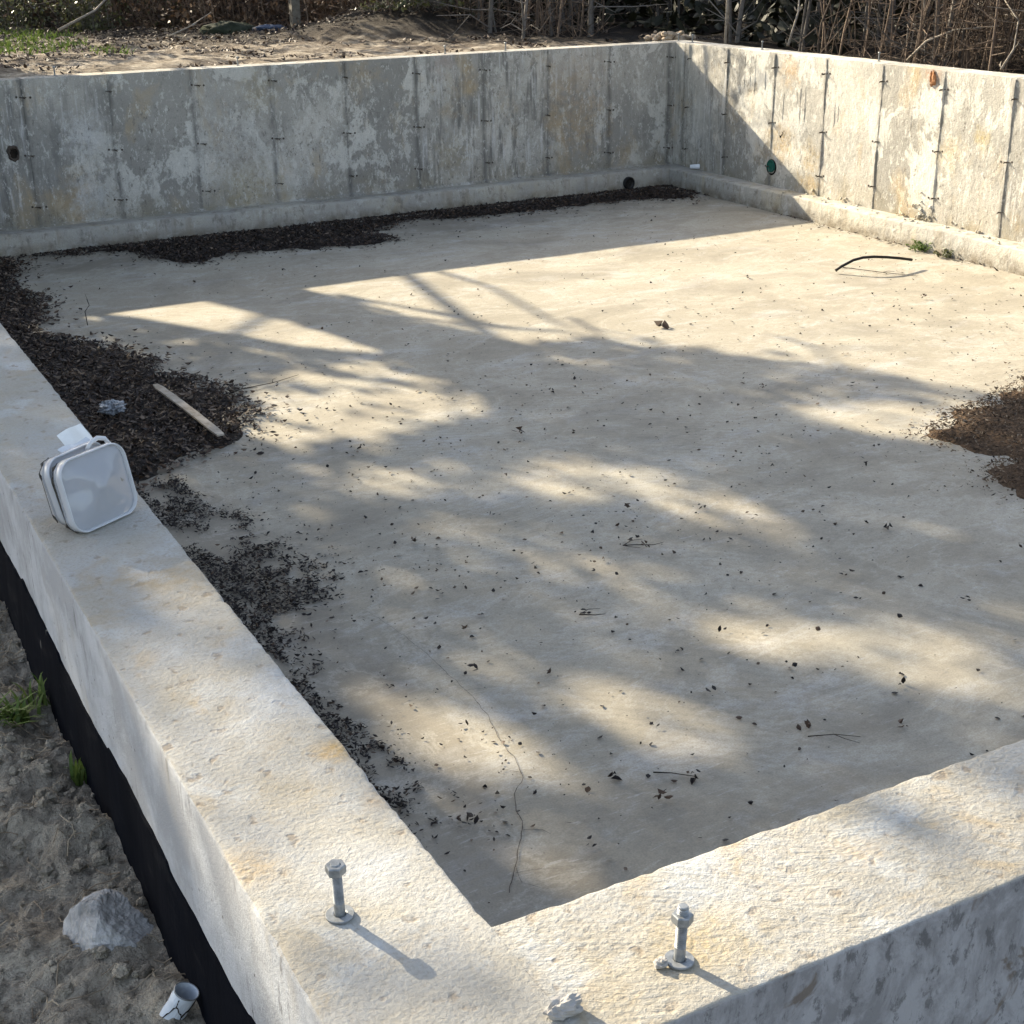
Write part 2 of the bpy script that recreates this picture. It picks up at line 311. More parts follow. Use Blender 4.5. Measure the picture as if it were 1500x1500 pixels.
# ------------------------------------------------------------------ ground
def gz(x,y):
    left=-.365+.30*max(0,min(1,(y-2.3)/6))**1.5
    if x<-.15: z=left-.10*min(1,max(0,(-x-.25)/1.2))
    elif x>7.1 and y<10.1: z=-.09
    elif y<-.1: z=-.50
    else: z=-.045
    if y>10.05: z=-.045
    d=max(0,(y-17.5+.35*max(0,x-2)))*.22; z+=min(d,2.2)
    if x>8.2: z+=min(1.8,(x-8.2)*.22)
    z+=.30*math.exp(-((x-5.75)/.9)**2-((y-13.1)/.9)**2)
    if -1.6<x<-.19 and -1.2<y<3.0:
        z+=.030*fb(x,y,0,7,5)+.013*abs(fb(x,y,3,22,4))+.018*fb(x,y,9,2.2,2)+.010*fb(x,y,6,45,4)
        z+=.035*math.exp(-((x+.33)/.09)**2)*(.4+fb(x,y,4,5,3))
    else: z+=.03*fb(x,y,0,1.2,4)+.035*fb(x,y,5,4,4)*(1 if y>10.4 else .3)
    return z
def lines(segs):
    r=[]
    for a,b,d in segs: r+=list(np.arange(a,b-1e-6,d))
    r.append(segs[-1][1]); return r
gx=lines([(-30,-6,2),(-6,-1.2,.3),(-1.2,-.66,.06),(-.66,-.19,.0095),(-.19,7.17,.1227),(7.17,12,.2),(12,45,2)])
gy=lines([(-20,-3,1.7),(-3,-.19,.2),(-.19,.3,.05),(.3,2.1,.0118),(2.1,3,.06),(3,10.09,.236),(10.09,20,.1),(20,60,2.5)])
def build_ground():
    nx,ny=len(gx),len(gy); v=[(x,y,gz(x,y)) for y in gy for x in gx]; f=[]
    for j in range(ny-1):
        for i in range(nx-1):
            cx,cy=(gx[i]+gx[i+1])/2,(gy[j]+gy[j+1])/2
            if -.19<cx<7.17 and -.19<cy<10.09: continue
            f.append((j*nx+i,j*nx+i+1,(j+1)*nx+i+1,(j+1)*nx+i))
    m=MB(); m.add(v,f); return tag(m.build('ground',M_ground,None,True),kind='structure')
build_ground()
# slab
m=MB(); NX,NY=70,100
m.add([(WX*i/NX,WY*j/NY,ZF+.004*fb(WX*i/NX,WY*j/NY,1,.8,3)) for j in range(NY+1) for i in range(NX+1)],
      [(j*(NX+1)+i,j*(NX+1)+i+1,(j+1)*(NX+1)+i+1,(j+1)*(NX+1)+i) for j in range(NY) for i in range(NX)])
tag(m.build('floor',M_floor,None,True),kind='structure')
# hairline crack in the slab: a thin dirt-filled groove
crk=[(1.067,3.076),(1.102,2.895),(1.12,2.689),(1.126,2.355),(1.115,2.221),(1.08,2.066),(1.071,1.967),(1.049,1.879),(.985,1.82),(.955,1.745),(.949,1.695),(.888,1.609),(.84,1.538),(.806,1.493),(.768,1.439)]
def ribbon(m,pts,w0,w1,z,jit=.006,step=.012):
    P=[]
    for a,b in zip(pts[:-1],pts[1:]):
        n=max(2,int(math.dist(a,b)/step))
        for i in range(n): P.append((a[0]+(b[0]-a[0])*i/n,a[1]+(b[1]-a[1])*i/n))
    P=[(x+jit*mn.noise(Vector((x*25,y*25,1))),y+jit*mn.noise(Vector((x*25,y*25,7)))) for x,y in P]
    vs=[];n=len(P)
    for i,(x,y) in enumerate(P):
        a=P[max(0,i-1)];b=P[min(n-1,i+1)]; dx,dy=b[0]-a[0],b[1]-a[1]; l=math.hypot(dx,dy)+1e-9
        w=(w0+(w1-w0)*i/n)*(.35+1.0*abs(mn.noise(Vector((x*40,y*40,3)))))
        vs+=[(x-dy/l*w,y+dx/l*w,z),(x+dy/l*w,y-dx/l*w,z)]
    m.add(vs,[(2*i,2*i+1,2*i+3,2*i+2) for i in range(n-1)])
M_crack=mat_plain('crack_dirt',(.055,.045,.038),(.13,.11,.09),60,.95,0)
m=MB(); ribbon(m,crk,.0007,.0020,ZF+.005)
for c in ([(1.126,2.389),(1.2,2.362)],[(.931,1.663),(.974,1.639),(.99,1.60)],[(.826,1.513),(.90,1.49),(.944,1.463)],[(.84,1.538),(.82,1.47),(.86,1.42)],[(1.06,1.90),(1.0,1.955)]): ribbon(m,c,.0012,.0008,ZF+.0045)
tag(m.build('floor_crack',M_crack),kind='structure')

# ------------------------------------------------------------------ foundation walls
def sweep(m,ax,stations,uo,ui,z0,ztop,nside,ntop,disp=1.0,ro=.009,ri=.009,rscale=None,fins=None,tz=True):
    """cross-section swept along ax; uo outer face, ui inner face"""
    sg=1 if ui>uo else -1; prof=[]
    for i in range(nside): prof.append(('o',i/nside))
    for i in range(5): prof.append(('ao',i/4))
    for i in range(1,ntop): prof.append(('t',i/ntop))
    for i in range(5): prof.append(('ai',i/4))
    for i in range(1,nside+1): prof.append(('i',i/nside))
    vs=[]
    for s in stations:
        def W(u): return (u,s) if ax=='y' else (s,u)
        q=W(uo); q2=W(ui)
        r1=ro*(.4+1.0*abs(fb(q[0],q[1],.3,32,3))+1.6*max(0,fb(q[0],q[1],2,9,3)-.4)); r2=ri*(.4+1.0*abs(fb(q2[0],q2[1],.3,32,3))+1.6*max(0,fb(q2[0],q2[1],2,9,3)-.4))
        if rscale: a,b=rscale(s); r1*=a; r2*=b
        r1=max(r1,.0004); r2=max(r2,.0004)
        for k,t in prof:
            if k=='o': u,z=uo,z0+(ztop-r1-z0)*t
            elif k=='ao': u,z=uo+sg*r1*(1-math.cos(t*PI/2)),ztop-r1+r1*math.sin(t*PI/2)
            elif k=='t': u,z=uo+sg*r1+(ui-uo-sg*(r1+r2))*t,ztop
            elif k=='ai': u,z=ui-sg*r2*(1-math.sin(t*PI/2))*1.0 if False else ui-sg*r2+sg*r2*math.sin(t*PI/2),ztop-r2+r2*math.cos(t*PI/2)
            else: u,z=ui,ztop-r2+(z0-(ztop-r2))*t
            x,y=W(u)
            if tz and k in('t','ao','ai'): z+=disp*(.0016*fb(x,y,0,3.5,3)+.0014*fb(x,y,4,19,4)+.0013*fb(x,y,8,60,2))
            if k in('o','i') and 0<t<1:
                d=disp*.003*fb(x*1.0,y*1.0,z*2,3,4); 
                if ax=='y': x+=d
                else: y+=d
            vs.append((x,y,z))
    n=len(prof); K=len(stations)
    fs=[(i*n+j,(i+1)*n+j,(i+1)*n+j+1,i*n+j+1) for i in range(K-1) for j in range(n-1)]
    if (sg>0)==(ax=='x'): fs=[q[::-1] for q in fs]
    m.add(vs,fs)
    m.add([vs[j] for j in range(n)],[tuple(range(n))]); m.add([vs[(K-1)*n+j] for j in range(n)],[tuple(range(n-1,-1,-1))])

def fin(m,ax,face,sgn,s,z0,z1,seed,h=.007,w=.007):
    """ragged cement fin squeezed out of a form joint; ax is the wall's axis"""
    n=46; vs=[]
    for i in range(n+1):
        z=z0+(z1-z0)*i/n; a=mn.noise(Vector((seed*3.1,z*7,0))); b=mn.noise(Vector((seed*1.7,z*23,5)))
        c=.006*mn.noise(Vector((seed,z*2.5,9)))
        hh=max(.0012,h*(.62+.75*a+.5*b)); ww=w*(.8+.5*b)
        if z>z1-.20: hh*=1.7
        for du,dh in((-ww,-.003),(-ww*.45,hh*.8),(ww*.2,hh),(ww,-.003)):
            u=s+c+du; d=face+sgn*dh
            vs.append((u,d,z) if ax=='x' else (d,u,z))
    fs=[(4*i+j,4*i+j+1,4*i+j+5,4*i+j+4) for i in range(n) for j in range(3)]
    m.add(vs,fs)
def form_tie(parent,ax,face,sgn,s,z,seed):
    r=random.Random(seed); m=MB()
    def p(u,d,zz): return (s+u,face+sgn*d,z+zz) if ax=='x' else (face+sgn*d,s+u,z+zz)
    L=.020+.016*r.random()
    m.tube([p(-.024,.002,.002),p(-.012,.006,0),p(.012,.006,-.001),p(.026,.002,-.003)],.0028,5)
    m.tube([p(-.003,-.004,0),p(-.003,L,.001),p(.003,L+.004,-.004)],[.0042,.0035,.0022],5)
    m.tube([p(.007,-.004,-.002),p(.010,L*.6,-.006),p(.012,L*.9,-.010)],[.0035,.003,.002],5)
    for u,zz in((.045+.012*r.random(),-.004),(-.042,.004)):      # raised dark discs stand in for the shade in tie holes
        if r.random()<.7: m.lathe([(.0085,0),(.0075,.0025),(.004,.0028),(.0005,.0026)],8,0,Matrix.Translation(p(u,0,zz))@(Matrix.Rotation(PI/2*(1 if sgn<0 else -1),4,'X') if ax=='x' else Matrix.Rotation(PI/2*(-1 if sgn<0 else 1),4,'Y')))
    return m.build('form_tie',M_rusty,parent,False)
def anchor_bolt(parent,x,y,z,tilt=(0,0),nutz=.0555,tip=.0672,k=1.0):
    M=Matrix.Translation((x,y,z))@Matrix.Rotation(tilt[0],4,'X')@Matrix.Rotation(tilt[1],4,'Y')
    m=MB(); r=.0058*k
    pr=[(r,-.02),(r,.018)]
    zz=.018
    while zz<tip-.003: pr+=[(r,zz),(r,zz+.0006),(r*.84,zz+.0013),(r*.84,zz+.0015)]; zz+=.0022
    pr+=[(r*.9,tip-.001),(r*.78,tip),(.0002,tip)]
    m.lathe(pr,18,0,M); o=m.build('anchor_bolt',M_zinc,parent,False)
    w=MB(); w.lathe([(.0068,.001),(.0148*k,.001),(.0152*k,.0015),(.0152*k,.0034),(.0147*k,.0039),(.0080,.0039),(.0064,.0034)],28,0,M,True); w.build('washer',M_zinc,o,False)
    h=MB(); R=.0110*k; b,t=nutz,nutz+.0105
    hexv=lambda rr,zc:[M@Vector((rr*math.cos(PI/6+j*PI/3),rr*math.sin(PI/6+j*PI/3),zc)) for j in range(6)]
    vs=hexv(R*.93,b)+hexv(R,b+.0012)+hexv(R,t-.0014)+hexv(R*.9,t)+hexv(r*1.02,t); fs=[tuple(range(5,-1,-1))]
    for l in range(4): fs+=[(l*6+j,l*6+(j+1)%6,(l+1)*6+(j+1)%6,(l+1)*6+j) for j in range(6)]
    h.add(vs,fs); h.build('nut',M_zinc,o,False)
    return o

# left wall (near)
wl=thing('foundation_wall','low concrete wall with black waterproofing running away along the left soil','concrete wall',(-TH/2,5,ZF))
m=MB(); sweep(m,'y',lines([(-TH,0,.0146),(0,2.6,.0115),(2.6,4,.04),(4,WY+TH,.12)]),-TH,0,-1.4,0,14,17,1.0,.010,.010,lambda s:(1,min(1,max(0,(s-.0)/.03))))
m.build('wall_body',M_topL,wl,True)
# membrane on its outer face: ragged top edge, slight bulges
m=MB(); ys=lines([(-.19,2.6,.012),(2.6,WY,.15)]); nz=16; vs=[]
for y in ys:
    zt=-.208+.016*fb(y,0,0,1.3,2)+.004*fb(y,3,0,20,3)+(.008 if (y*1.45+.2)%1<.5 else 0)
    for k in range(nz+1):
        z=zt+(-.75-zt)*k/nz; d=.004+.014*min(1,k/5)*(.5+.5*mn.noise(Vector((y*2.2,z*2.0,0))))+.007*min(1,k/3)*max(0,mn.noise(Vector((y*3.5+z*2,z*1.2,4))))+.02*max(0,k/nz-.25)
        vs.append((-TH-d,y,z))
fs=[(i*(nz+1)+k,i*(nz+1)+k+1,(i+1)*(nz+1)+k+1,(i+1)*(nz+1)+k) for i in range(len(ys)-1) for k in range(nz)]
m.add(vs,fs); o=len(m.v)
m.add([p for i,y in enumerate(ys) for p in (vs[i*(nz+1)],(-TH+.004,y,vs[i*(nz+1)][2]+.001))],[(2*i,2*i+2,2*i+3,2*i+1) for i in range(len(ys)-1)])
m.build('waterproof_membrane',M_memb,wl,True)
m=MB(); m.box((.0875,WY/2,(ZFT-1.4)/2),(.0875,WY/2-.22,(ZFT+1.4)/2)); m.build('footing',M_foot,wl)
anchor_bolt(wl,-.1305,.0925,0,(.0,-.02))
anchor_bolt(wl,-.10,3.1,0); 
# front wall (near)
wf=thing('foundation_wall','low concrete wall crossing the near foreground with a flaking grey outer face','concrete wall',(3.5,-TH/2,ZF))
m=MB(); sweep(m,'x',lines([(0,2.9,.0115),(2.9,4,.05),(4,WX+TH,.12)]),-TH,0,-1.4,0,14,17,1.0,.012,.010,lambda s:(.5,.8*min(1,max(0,(s-.0)/.03))))
m.build('wall_body',M_topF,wf,True)
m=MB(); m.box((WX/2,.0875,(ZFT-1.4)/2),(WX/2-.18,.0875,(ZFT+1.4)/2)); m.build('footing',M_foot,wf)
m=MB(); m.box((WX/2,-TH-.004,-.55),(WX/2+.1,.0038,.25)); m.build('waterproof_membrane',M_memb,wf)
anchor_bolt(wf,.139,-.138,0,(-.01,.045),.047,.0665)
anchor_bolt(wf,1.35,-.10,0)
# back wall
wb=thing('foundation_wall','tall stained grey concrete wall at the back with leaf litter along its foot','concrete wall',(WX/2,WY+TH/2,ZF))
m=MB(); sweep(m,'x',lines([(-.0,WX,.05),(WX,WX+TH,.1)]),WY+TH,WY,-1.4,0,26,5,1.0,.012,.006)
SB=[1.35,1.966,2.636,3.24,3.836,4.46,5.08,5.677,6.293]
for i,s in enumerate([.13,.74]+SB): fin(m,'x',WY,-1,s,ZFT,-.012,i+1,.006,.006)
# cement ooze along the foot
vs=[];n=140
for i in range(n+1):
    x=WX*i/n; h=.018+.018*abs(fb(x,0,0,3,3)); d=.02+.03*abs(fb(x,4,0,4,3))
    vs+=[(x,WY+.004,ZFT+h),(x,WY-d*.6,ZFT+h*.45),(x,WY-d,ZFT-.002)]
m.add(vs,[(3*i+j,3*i+j+1,3*i+j+4,3*i+j+3) for i in range(n) for j in range(2)])
m.build('wall_body',M_back,wb,True)
m=MB()
def footing_bar(m,ax,s0,s1,face,depth,sgn,n=90):
    vs=[]
    for i in range(n+1):
        s=s0+(s1-s0)*i/n; e=.008*fb(s,depth,0,2,3)+.007*fb(s,3,0,11,3); zt=ZFT+.008*fb(s,9,0,1.6,3)
        for d,z in((-.02,zt),(depth*.5+e,zt+.002),(depth-.006+e,zt),(depth+e,zt-.010),(depth+e+.004,ZFT-.09),(depth+e+.006,-1.4)):
            q=face+sgn*d; vs.append((s,q,z) if ax=='x' else (q,s,z))
    fs=[(6*i+j,6*i+j+1,6*i+j+7,6*i+j+6) for i in range(n) for j in range(5)]
    m.add(vs,fs)
footing_bar(m,'x',0,WX,WY,.218,-1); m.build('footing',M_foot,wb,True)
for i,s in enumerate(SB+[6.93]):
    for j,z in enumerate((-.125,-.545,-.90)): form_tie(wb,'x',WY,-1,s+.006*math.sin(i*3+j),z+.01*math.sin(i*7+j*2),i*5+j)
for x,y in((1.62,10.04),(4.77,10.03),(5.335,10.03),(7.08,10.02),(3.0,10.03)): anchor_bolt(wb,x,y,0,(.02*math.sin(x*9),.03*math.cos(x*5)))
# old pipe hole (left) and corrugated drain end in the footing; black discs stand in for their shaded insides
M_black=mat_plain('black_plastic',(.006,.006,.006),(.014,.013,.012),40,.5,.2); M_hole=mat_plain('hole_shade',(.004,.003,.002),(.02,.014,.01),40,.95,0)  # M_hole: shade inside holes put in as near-black colour
m=MB(); vs=[(1.235,WY-.003,-.511)]; n=22
for ring,(dy) in((.030,-.003),(.040,-.010),(.052,.002)):
    for j in range(n):
        a=2*PI*j/n; r=ring*(1+.28*mn.noise(Vector((math.cos(a)*2,math.sin(a)*2,ring*30)))); vs.append((1.235+r*math.cos(a)*.9,WY+dy,-.511+r*math.sin(a)*1.15))
fs=[(0,1+(j+1)%n,1+j) for j in range(n)]+[(1+l*n+j,1+l*n+(j+1)%n,1+(l+1)*n+(j+1)%n,1+(l+1)*n+j) for l in range(2) for j in range(n)]
m.add(vs,fs[:n],0); o=len(m.v)-len(vs); m.f+= [tuple(i+o for i in q) for q in fs[n:]]; m.m+=[1]*(len(fs)-n)
m.build('pipe_hole',[M_hole,M_rusty],wb)
m=MB(); MX=Matrix.Translation((6.365,WY-.212,-1.145))@Matrix.Rotation(PI/2,4,'X')
pr=[]
for k in range(8): pr+=[(.049,-.05+k*.011),(.055,-.047+k*.011),(.055,-.042+k*.011),(.049,-.039+k*.011)]
pr+=[(.047,.04),(.044,.039),(.042,.034),(.02,.033),(.001,.033)]
m.lathe(pr,28,0,MX); m.build('drain_pipe',M_black,wb,True)
# right wall
wr=thing('foundation_wall','sunlit pale concrete wall on the right with a diagonal shadow and raised form seams','concrete wall',(WX+TH/2,WY/2,ZF))
m=MB(); sweep(m,'y',lines([(-.0,4,.2),(4,WY,.05)]),WX+TH,WX,-1.4,0,26,5,1.0,.012,.006)
SR=[9.70,9.14,8.50,7.866,7.234,6.607,5.957,5.32,4.69]
for i,s in enumerate(SR): fin(m,'y',WX,-1,s,ZFT,-.012,i+31,.0095,.0070)
# vertical form marks and drips between the seams
for k,(yy,z0,z1) in enumerate([(8.90,-.45,-.06),(8.82,-.30,-.05),(8.76,-.36,-.08),(8.37,-.56,-.30),(8.16,-.55,-.25),(8.10,-.50,-.22),(8.20,-.40,-.28),(7.74,-.50,-.30),(7.70,-.46,-.34),(8.62,-.30,-.15),(6.9,-.45,-.3)]): fin(m,'y',WX,-1,yy,z0,z1,k+70,.0022,.003)
# broken fins and cement slump at the foot
rr=random.Random(5)
for k in range(46):
    y=5.4+rr.random()*2.6; z=ZFT+.004+abs(rr.gauss(0,.02))
    if k<26: y=6.73+rr.gauss(0,.06); z=ZFT+abs(rr.gauss(0,.07))
    s_=.004+.008*rr.random()
    m.box((WX-.004-.03*rr.random()*(z<ZFT+.03),y,z),(s_*.7,s_,s_*.8),0,Matrix.Rotation(rr.random()*3,3,'X')@Matrix.Rotation(rr.random()*3,3,'Z'))
m.build('wall_body',M_right,wr,True)
m=MB(); footing_bar(m,'y',.18,WY-.20,WX,.178,-1); m.build('footing',M_footR,wr,True)
for i,s in enumerate(SR[:-2]):
    for j,z in enumerate((-.125,-.545,-.89)): form_tie(wr,'y',WX,-1,s+.006*math.sin(i*3+j),z+.01*math.sin(i*7+j*2),100+i*5+j)
for x,y in((7.09,9.82),(7.09,8.82),(7.09,7.41)): anchor_bolt(wr,x,y,0,(.03*math.sin(y*9),.03*math.cos(y*5)))
M_green=mat_plain('green_plastic',(.006,.075,.055),(.012,.11,.08),30,.5,.2)
m=MB(); M2=Matrix.Translation((WX,8.479,-.893))@Matrix.Rotation(-PI/2,4,'Y')
m.lathe([(.050,-.02),(.050,.012),(.046,.014),(.043,.008),(.02,.010),(.0005,.012)],26,0,M2); m.build('green_pipe_cap',M_green,wr,True)
m=MB(); m.lathe([(.051,.001),(.054,.006),(.064,.002),(.067,-.004)],26,0,M2@Matrix.Translation((-.010,0,0))); m.build('pipe_collar',M_hole,wr,True)
def blob(m,c,h,seed,nu=18,nv=10,amp=.35,sc=1.6,mi=0):
    vs=[]
    for i in range(nv+1):
        th=PI*i/nv
        for j in range(nu):
            ph=2*PI*j/nu; d=Vector((math.sin(th)*math.cos(ph),math.sin(th)*math.sin(ph),math.cos(th)))
            r=1+amp*mn.fractal(d*sc+Vector((seed*7.3,seed*1.1,0)),1,2,3); vs.append((c[0]+d.x*h[0]*r,c[1]+d.y*h[1]*r,c[2]+d.z*h[2]*r))
    m.add(vs,[(i*nu+j,i*nu+(j+1)%nu,(i+1)*nu+(j+1)%nu,(i+1)*nu+j) for i in range(nv) for j in range(nu)],mi)
M_spall=mat_plain('rust_stained_spall',(.26,.11,.045),(.42,.22,.11),45,.9,.6,.008)
m=MB()
for dy,dz,hy,hz,s in((0,0,.018,.05,1),(.022,.005,.010,.038,2),(-.02,-.01,.010,.035,3),(.008,-.035,.012,.02,4)): blob(m,(WX-.003,6.718+dy,-.062+dz),(.012,hy,hz),s,14,10,.5,2.2)
m.build('rust_patch',M_spall,wr,False)
m=MB()
for k in range(4): blob(m,(WX+.001,8.335+.016*k,-.595-.016*k),(.003,.013,.014),k+5,12,8,.8,2)
m.build('honeycomb_void',M_hole,wr,False)  # flat dark blobs stand in for the shaded voids

# ------------------------------------------------------------------ leaf litter, mulch and scraps
def leaf_quad(c,size,yaw,tilt,roll,curl,asp=.45):
    """pointed, slightly curled leaf of six vertices"""
    L,Wd=size,size*asp
    pts=[(-L/2,0,curl*L*.5),(-L*.12,-Wd/2,0),(L*.22,-Wd*.4,curl*L*.15),(L/2,0,curl*L*.6),(L*.2,Wd*.4,curl*L*.15),(-L*.12,Wd/2,0)]
    M=Matrix.Rotation(yaw,3,'Z')@Matrix.Rotation(tilt,3,'Y')@Matrix.Rotation(roll,3,'X'); C=Vector(c)
    return [C+M@Vector(p) for p in pts]
def sample(poly,n):
    a=np.array(poly); lo,hi=a.min(0)-.25,a.max(0)+.25; out=np.zeros((0,2))
    while len(out)<n:
        P=lo+(hi-lo)*rng.random((n*3,2)); d=edgedist(P,poly); ins=inpoly(P,poly)
        jag=np.array([.07*mn.noise(Vector((x*5,y*5,2)))+.06*mn.noise(Vector((x*17,y*17,4)))-.015 for x,y in P])
        sd=np.where(ins,d,-d)+jag
        out=np.vstack([out,P[(sd>0)|(rng.random(len(P))<np.exp(np.minimum(sd,0)/.06)*.30)]])
    return out[:n]
def pilekeep(x,y): return True
def litter(name,poly,n,h,size,mats,probs,label,mound,zb=ZF,tilt=.45,asp=.45,kill=None,cat='leaf litter',mats_m=None):
    m=MB(); P=sample(poly,n)
    if kill is not None: P=P[[not kill(x,y) for x,y in P]]
    d=edgedist(P,poly)*np.where(inpoly(P,poly),1,0); hz=h*np.minimum(1,d/.16)**.7
    for (x,y),hh in zip(P,hz):
        s=size*(.45+1.1*random.random()**1.5); k=random.choices(range(len(mats)),probs)[0]
        z=zb+.006+hh*(.55+.5*random.random())*(.8+.5*mn.noise(Vector((x*6,y*6,0))))
        q=leaf_quad((x,y,z+s*.1),s,random.random()*6.3,random.gauss(0,tilt*(.5+.5*min(1,hh/.02))),random.gauss(0,tilt),random.gauss(.1,.25),asp*(.4+.8*random.random()))
        zmin=min(p.z for p in q); 
        if zmin<zb+.005: q=[p+Vector((0,0,zb+.005-zmin)) for p in q]
        m.add(q,[(0,1,2,3),(0,3,4,5)],k)
    if mound:
        a=np.array(poly); lo,hi=a.min(0),a.max(0); st=.03; nx,ny=int((hi[0]-lo[0])/st)+1,int((hi[1]-lo[1])/st)+1
        G=np.array([(lo[0]+i*st,lo[1]+j*st) for j in range(ny+1) for i in range(nx+1)]); ins=inpoly(G,poly); dd=edgedist(G,poly)
        vs=[(x,y,zb-.006+(h*.75*min(1,e/.16)**.7*(.8+.5*mn.noise(Vector((x*6,y*6,0))))+.008+.010*mn.noise(Vector((x*30,y*30,0)))-.022*math.exp(-e/.14)*(1+1.3*mn.noise(Vector((x*7,y*7,5)))) if i else -.004)) for (x,y),i,e in zip(G,ins,dd)]
        fs=[(j*(nx+1)+i,j*(nx+1)+i+1,(j+1)*(nx+1)+i+1,(j+1)*(nx+1)+i) for j in range(ny) for i in range(nx) if ins[j*(nx+1)+i] or ins[(j+1)*(nx+1)+i+1]]
        m.add(vs,fs,len(mats))
    return tag(m.build(name,list(mats)+[mound or mats[0]],None,False),label,cat,None,'stuff')
P_back=[(1.0,9.72),(1.265,9.573),(1.642,9.505),(1.901,9.345),(1.992,8.941),(2.223,8.721),(2.547,8.947),(2.922,8.827),(3.449,8.67),(3.767,8.765),(3.70,9.1),(4.113,9.404),(4.765,9.235),(5.478,9.251),(6.08,9.247),(6.576,9.049),(6.80,9.2),(6.82,9.72),(4,9.72),(2,9.72)]
P_left=[(.25,9.72),(1.019,9.75),(1.147,9.459),(.924,8.741),(1.082,8.313),(.888,7.36),(1.114,7.053),(1.277,6.627),(1.316,6.223),(1.48,5.911),(1.5,5.374),(1.352,4.992),(1.183,4.875),(.892,4.80),(.717,4.60),(.30,4.6),(.2,6)]
P_left2=[(.45,4.6),(.871,4.658),(.929,4.263),(1.005,3.815),(1.095,3.402),(.969,3.212),(.83,3.109),(.784,2.864),(.779,2.611),(.775,2.379),(.794,2.0),(.751,1.8),(.60,1.9),(.45,3.0)]
P_right=[(5.142,3.957),(4.832,3.797),(4.622,3.727),(4.393,3.675),(4.103,3.552),(3.935,3.484),(4.009,3.281),(4.041,3.089),(3.867,3.015),(3.798,2.869),(3.775,2.662),(3.888,2.50),(5.0,2.3),(5.8,3.2)]
def kill2(x,y): return mn.noise(Vector((x*5.5,y*3.2,3)))+.5*mn.noise(Vector((x*16,y*13,8)))+.35*(random.random()-.5)<(-.16 if 2.9<y<3.9 else .02)+.5*max(0,x-.86)-(.2 if x<.72 else 0)
litter('leaf_litter',P_back,17000,.03,.026,M_lf,(.74,.21,.05),'dark wet leaf litter drifted along the foot of the back wall',M_mulch)
litter('leaf_litter',P_left,23000,.03,.028,M_lf,(.50,.34,.16),'thick bank of dead leaves heaped against the inside of the left wall',M_mulch)
litter('leaf_litter',P_left2,20000,.010,.0155,[M_crumb,M_lf[1],M_lf[2]],(.90,.09,.01),'thin sparse scatter of dark leaf bits along the left wall near the camera',None,kill=kill2)
litter('mulch_pile',P_right,16000,.05,.017,M_chipl,(.42,.48,.10),'low brown pile of crumbled mulch on the slab at right',M_chip,asp=.4,cat='mulch')
# tiny specks on the slab
m=MB()
cl=[(2.2,3.0,.5,260),(2.4,4.9,.7,200),(3.2,5.0,.8,160),(3.6,3.6,.5,130),(4.6,4.3,.6,120),(5.5,5.2,.8,160),(2.0,5.6,.7,80),(2.0,4.2,.7,190),(1.5,4.4,.5,160),(1.3,3.4,.3,160),(1.0,2.0,.22,90),(3,6,1.2,140),(1.5,5.5,.4,120),(6.2,4.8,.6,120),(4.5,8.9,.9,120),(6.3,6.3,.4,70),(1.6,2.2,.7,130),(5.2,9.0,.8,90)]
S=[]
for cx,cy,sd,n in cl:
    for _ in range(n): S.append((random.gauss(cx,sd),random.gauss(cy,sd)))
for _ in range(1700): S.append((.55+6.2*random.random(),1.3+8*random.random()))
for x,y in S:
    if not(.4<x<6.78 and .9<y<9.6): continue
    s=.006+.016*random.random()**3
    q=leaf_quad((x,y,ZF+.007),s,random.random()*6.3,random.gauss(0,.3),random.gauss(0,.3),random.gauss(.1,.3),.5+.4*random.random())
    m.add(q,[(0,1,2,3),(0,3,4,5)],random.choices((0,1,2),(.62,.30,.08))[0])
tag(m.build('leaf_specks',[M_crumb,M_lf[1],M_lf[2]]),'tiny dark leaf crumbs speckled all over the concrete floor','leaf crumbs',None,'stuff')
# larger crumpled scraps, individually
def scrap(seed):
    r=random.Random(seed); m=MB()
    for k in range(r.randint(2,5)):
        m.add(leaf_quad((r.gauss(0,.009),r.gauss(0,.009),.006+.004*k),.016+.016*r.random(),r.random()*6,r.gauss(0,.5),r.gauss(0,.5),r.gauss(.25,.3),.5),[(0,1,2,3),(0,3,4,5)],0)
    return m
protos=[]
for s in range(6):
    o=scrap(s).build('leaf_scrap',[M_crumb if s%3 else M_lf[1]]); protos.append(o)
spots=[(2.199,3.032),(1.704,2.653),(2.046,2.33),(.797,1.78),(.83,1.765),(1.451,1.646),(2.124,1.563),(2.684,2.459),(4.709,5.285),(1.30,2.75),(1.5,1.93),(1.25,1.75),(1.32,1.60),(1.05,1.52),(2.3,1.75),(1.9,1.7),(2.5,2.9),(3.1,2.7),(3.4,2.3),(2.9,2.1),(1.85,3.6),(2.35,3.4),(2.6,3.25),(1.7,4.6),(2.4,4.4),(3.2,3.6),(3.5,3.3),(1.45,3.5),(1.2,2.5),(2.85,4.9),(3.8,4.4),(4.2,4.2),(1.02,2.2),(1.4,2.35),(1.75,2.0),(5.2,6.4),(5.8,5.4),(3.2,6.4),(4.3,7.0),(2.0,8.2),(3.3,8.3)]
for i,(x,y) in enumerate(spots):
    o=protos[i] if i<6 else protos[i%6].copy()
    if i>=6: COL.objects.link(o)
    o.location=(x,y,ZF+.006); o.rotation_euler=(0,0,i*2.4); sc=.75+.5*((i*37)%10)/10; o.scale=(sc,sc,sc)
    tag(o,'small crumpled dark leaf scrap lying by itself on the concrete floor','leaf',"loose leaf scraps on the slab")
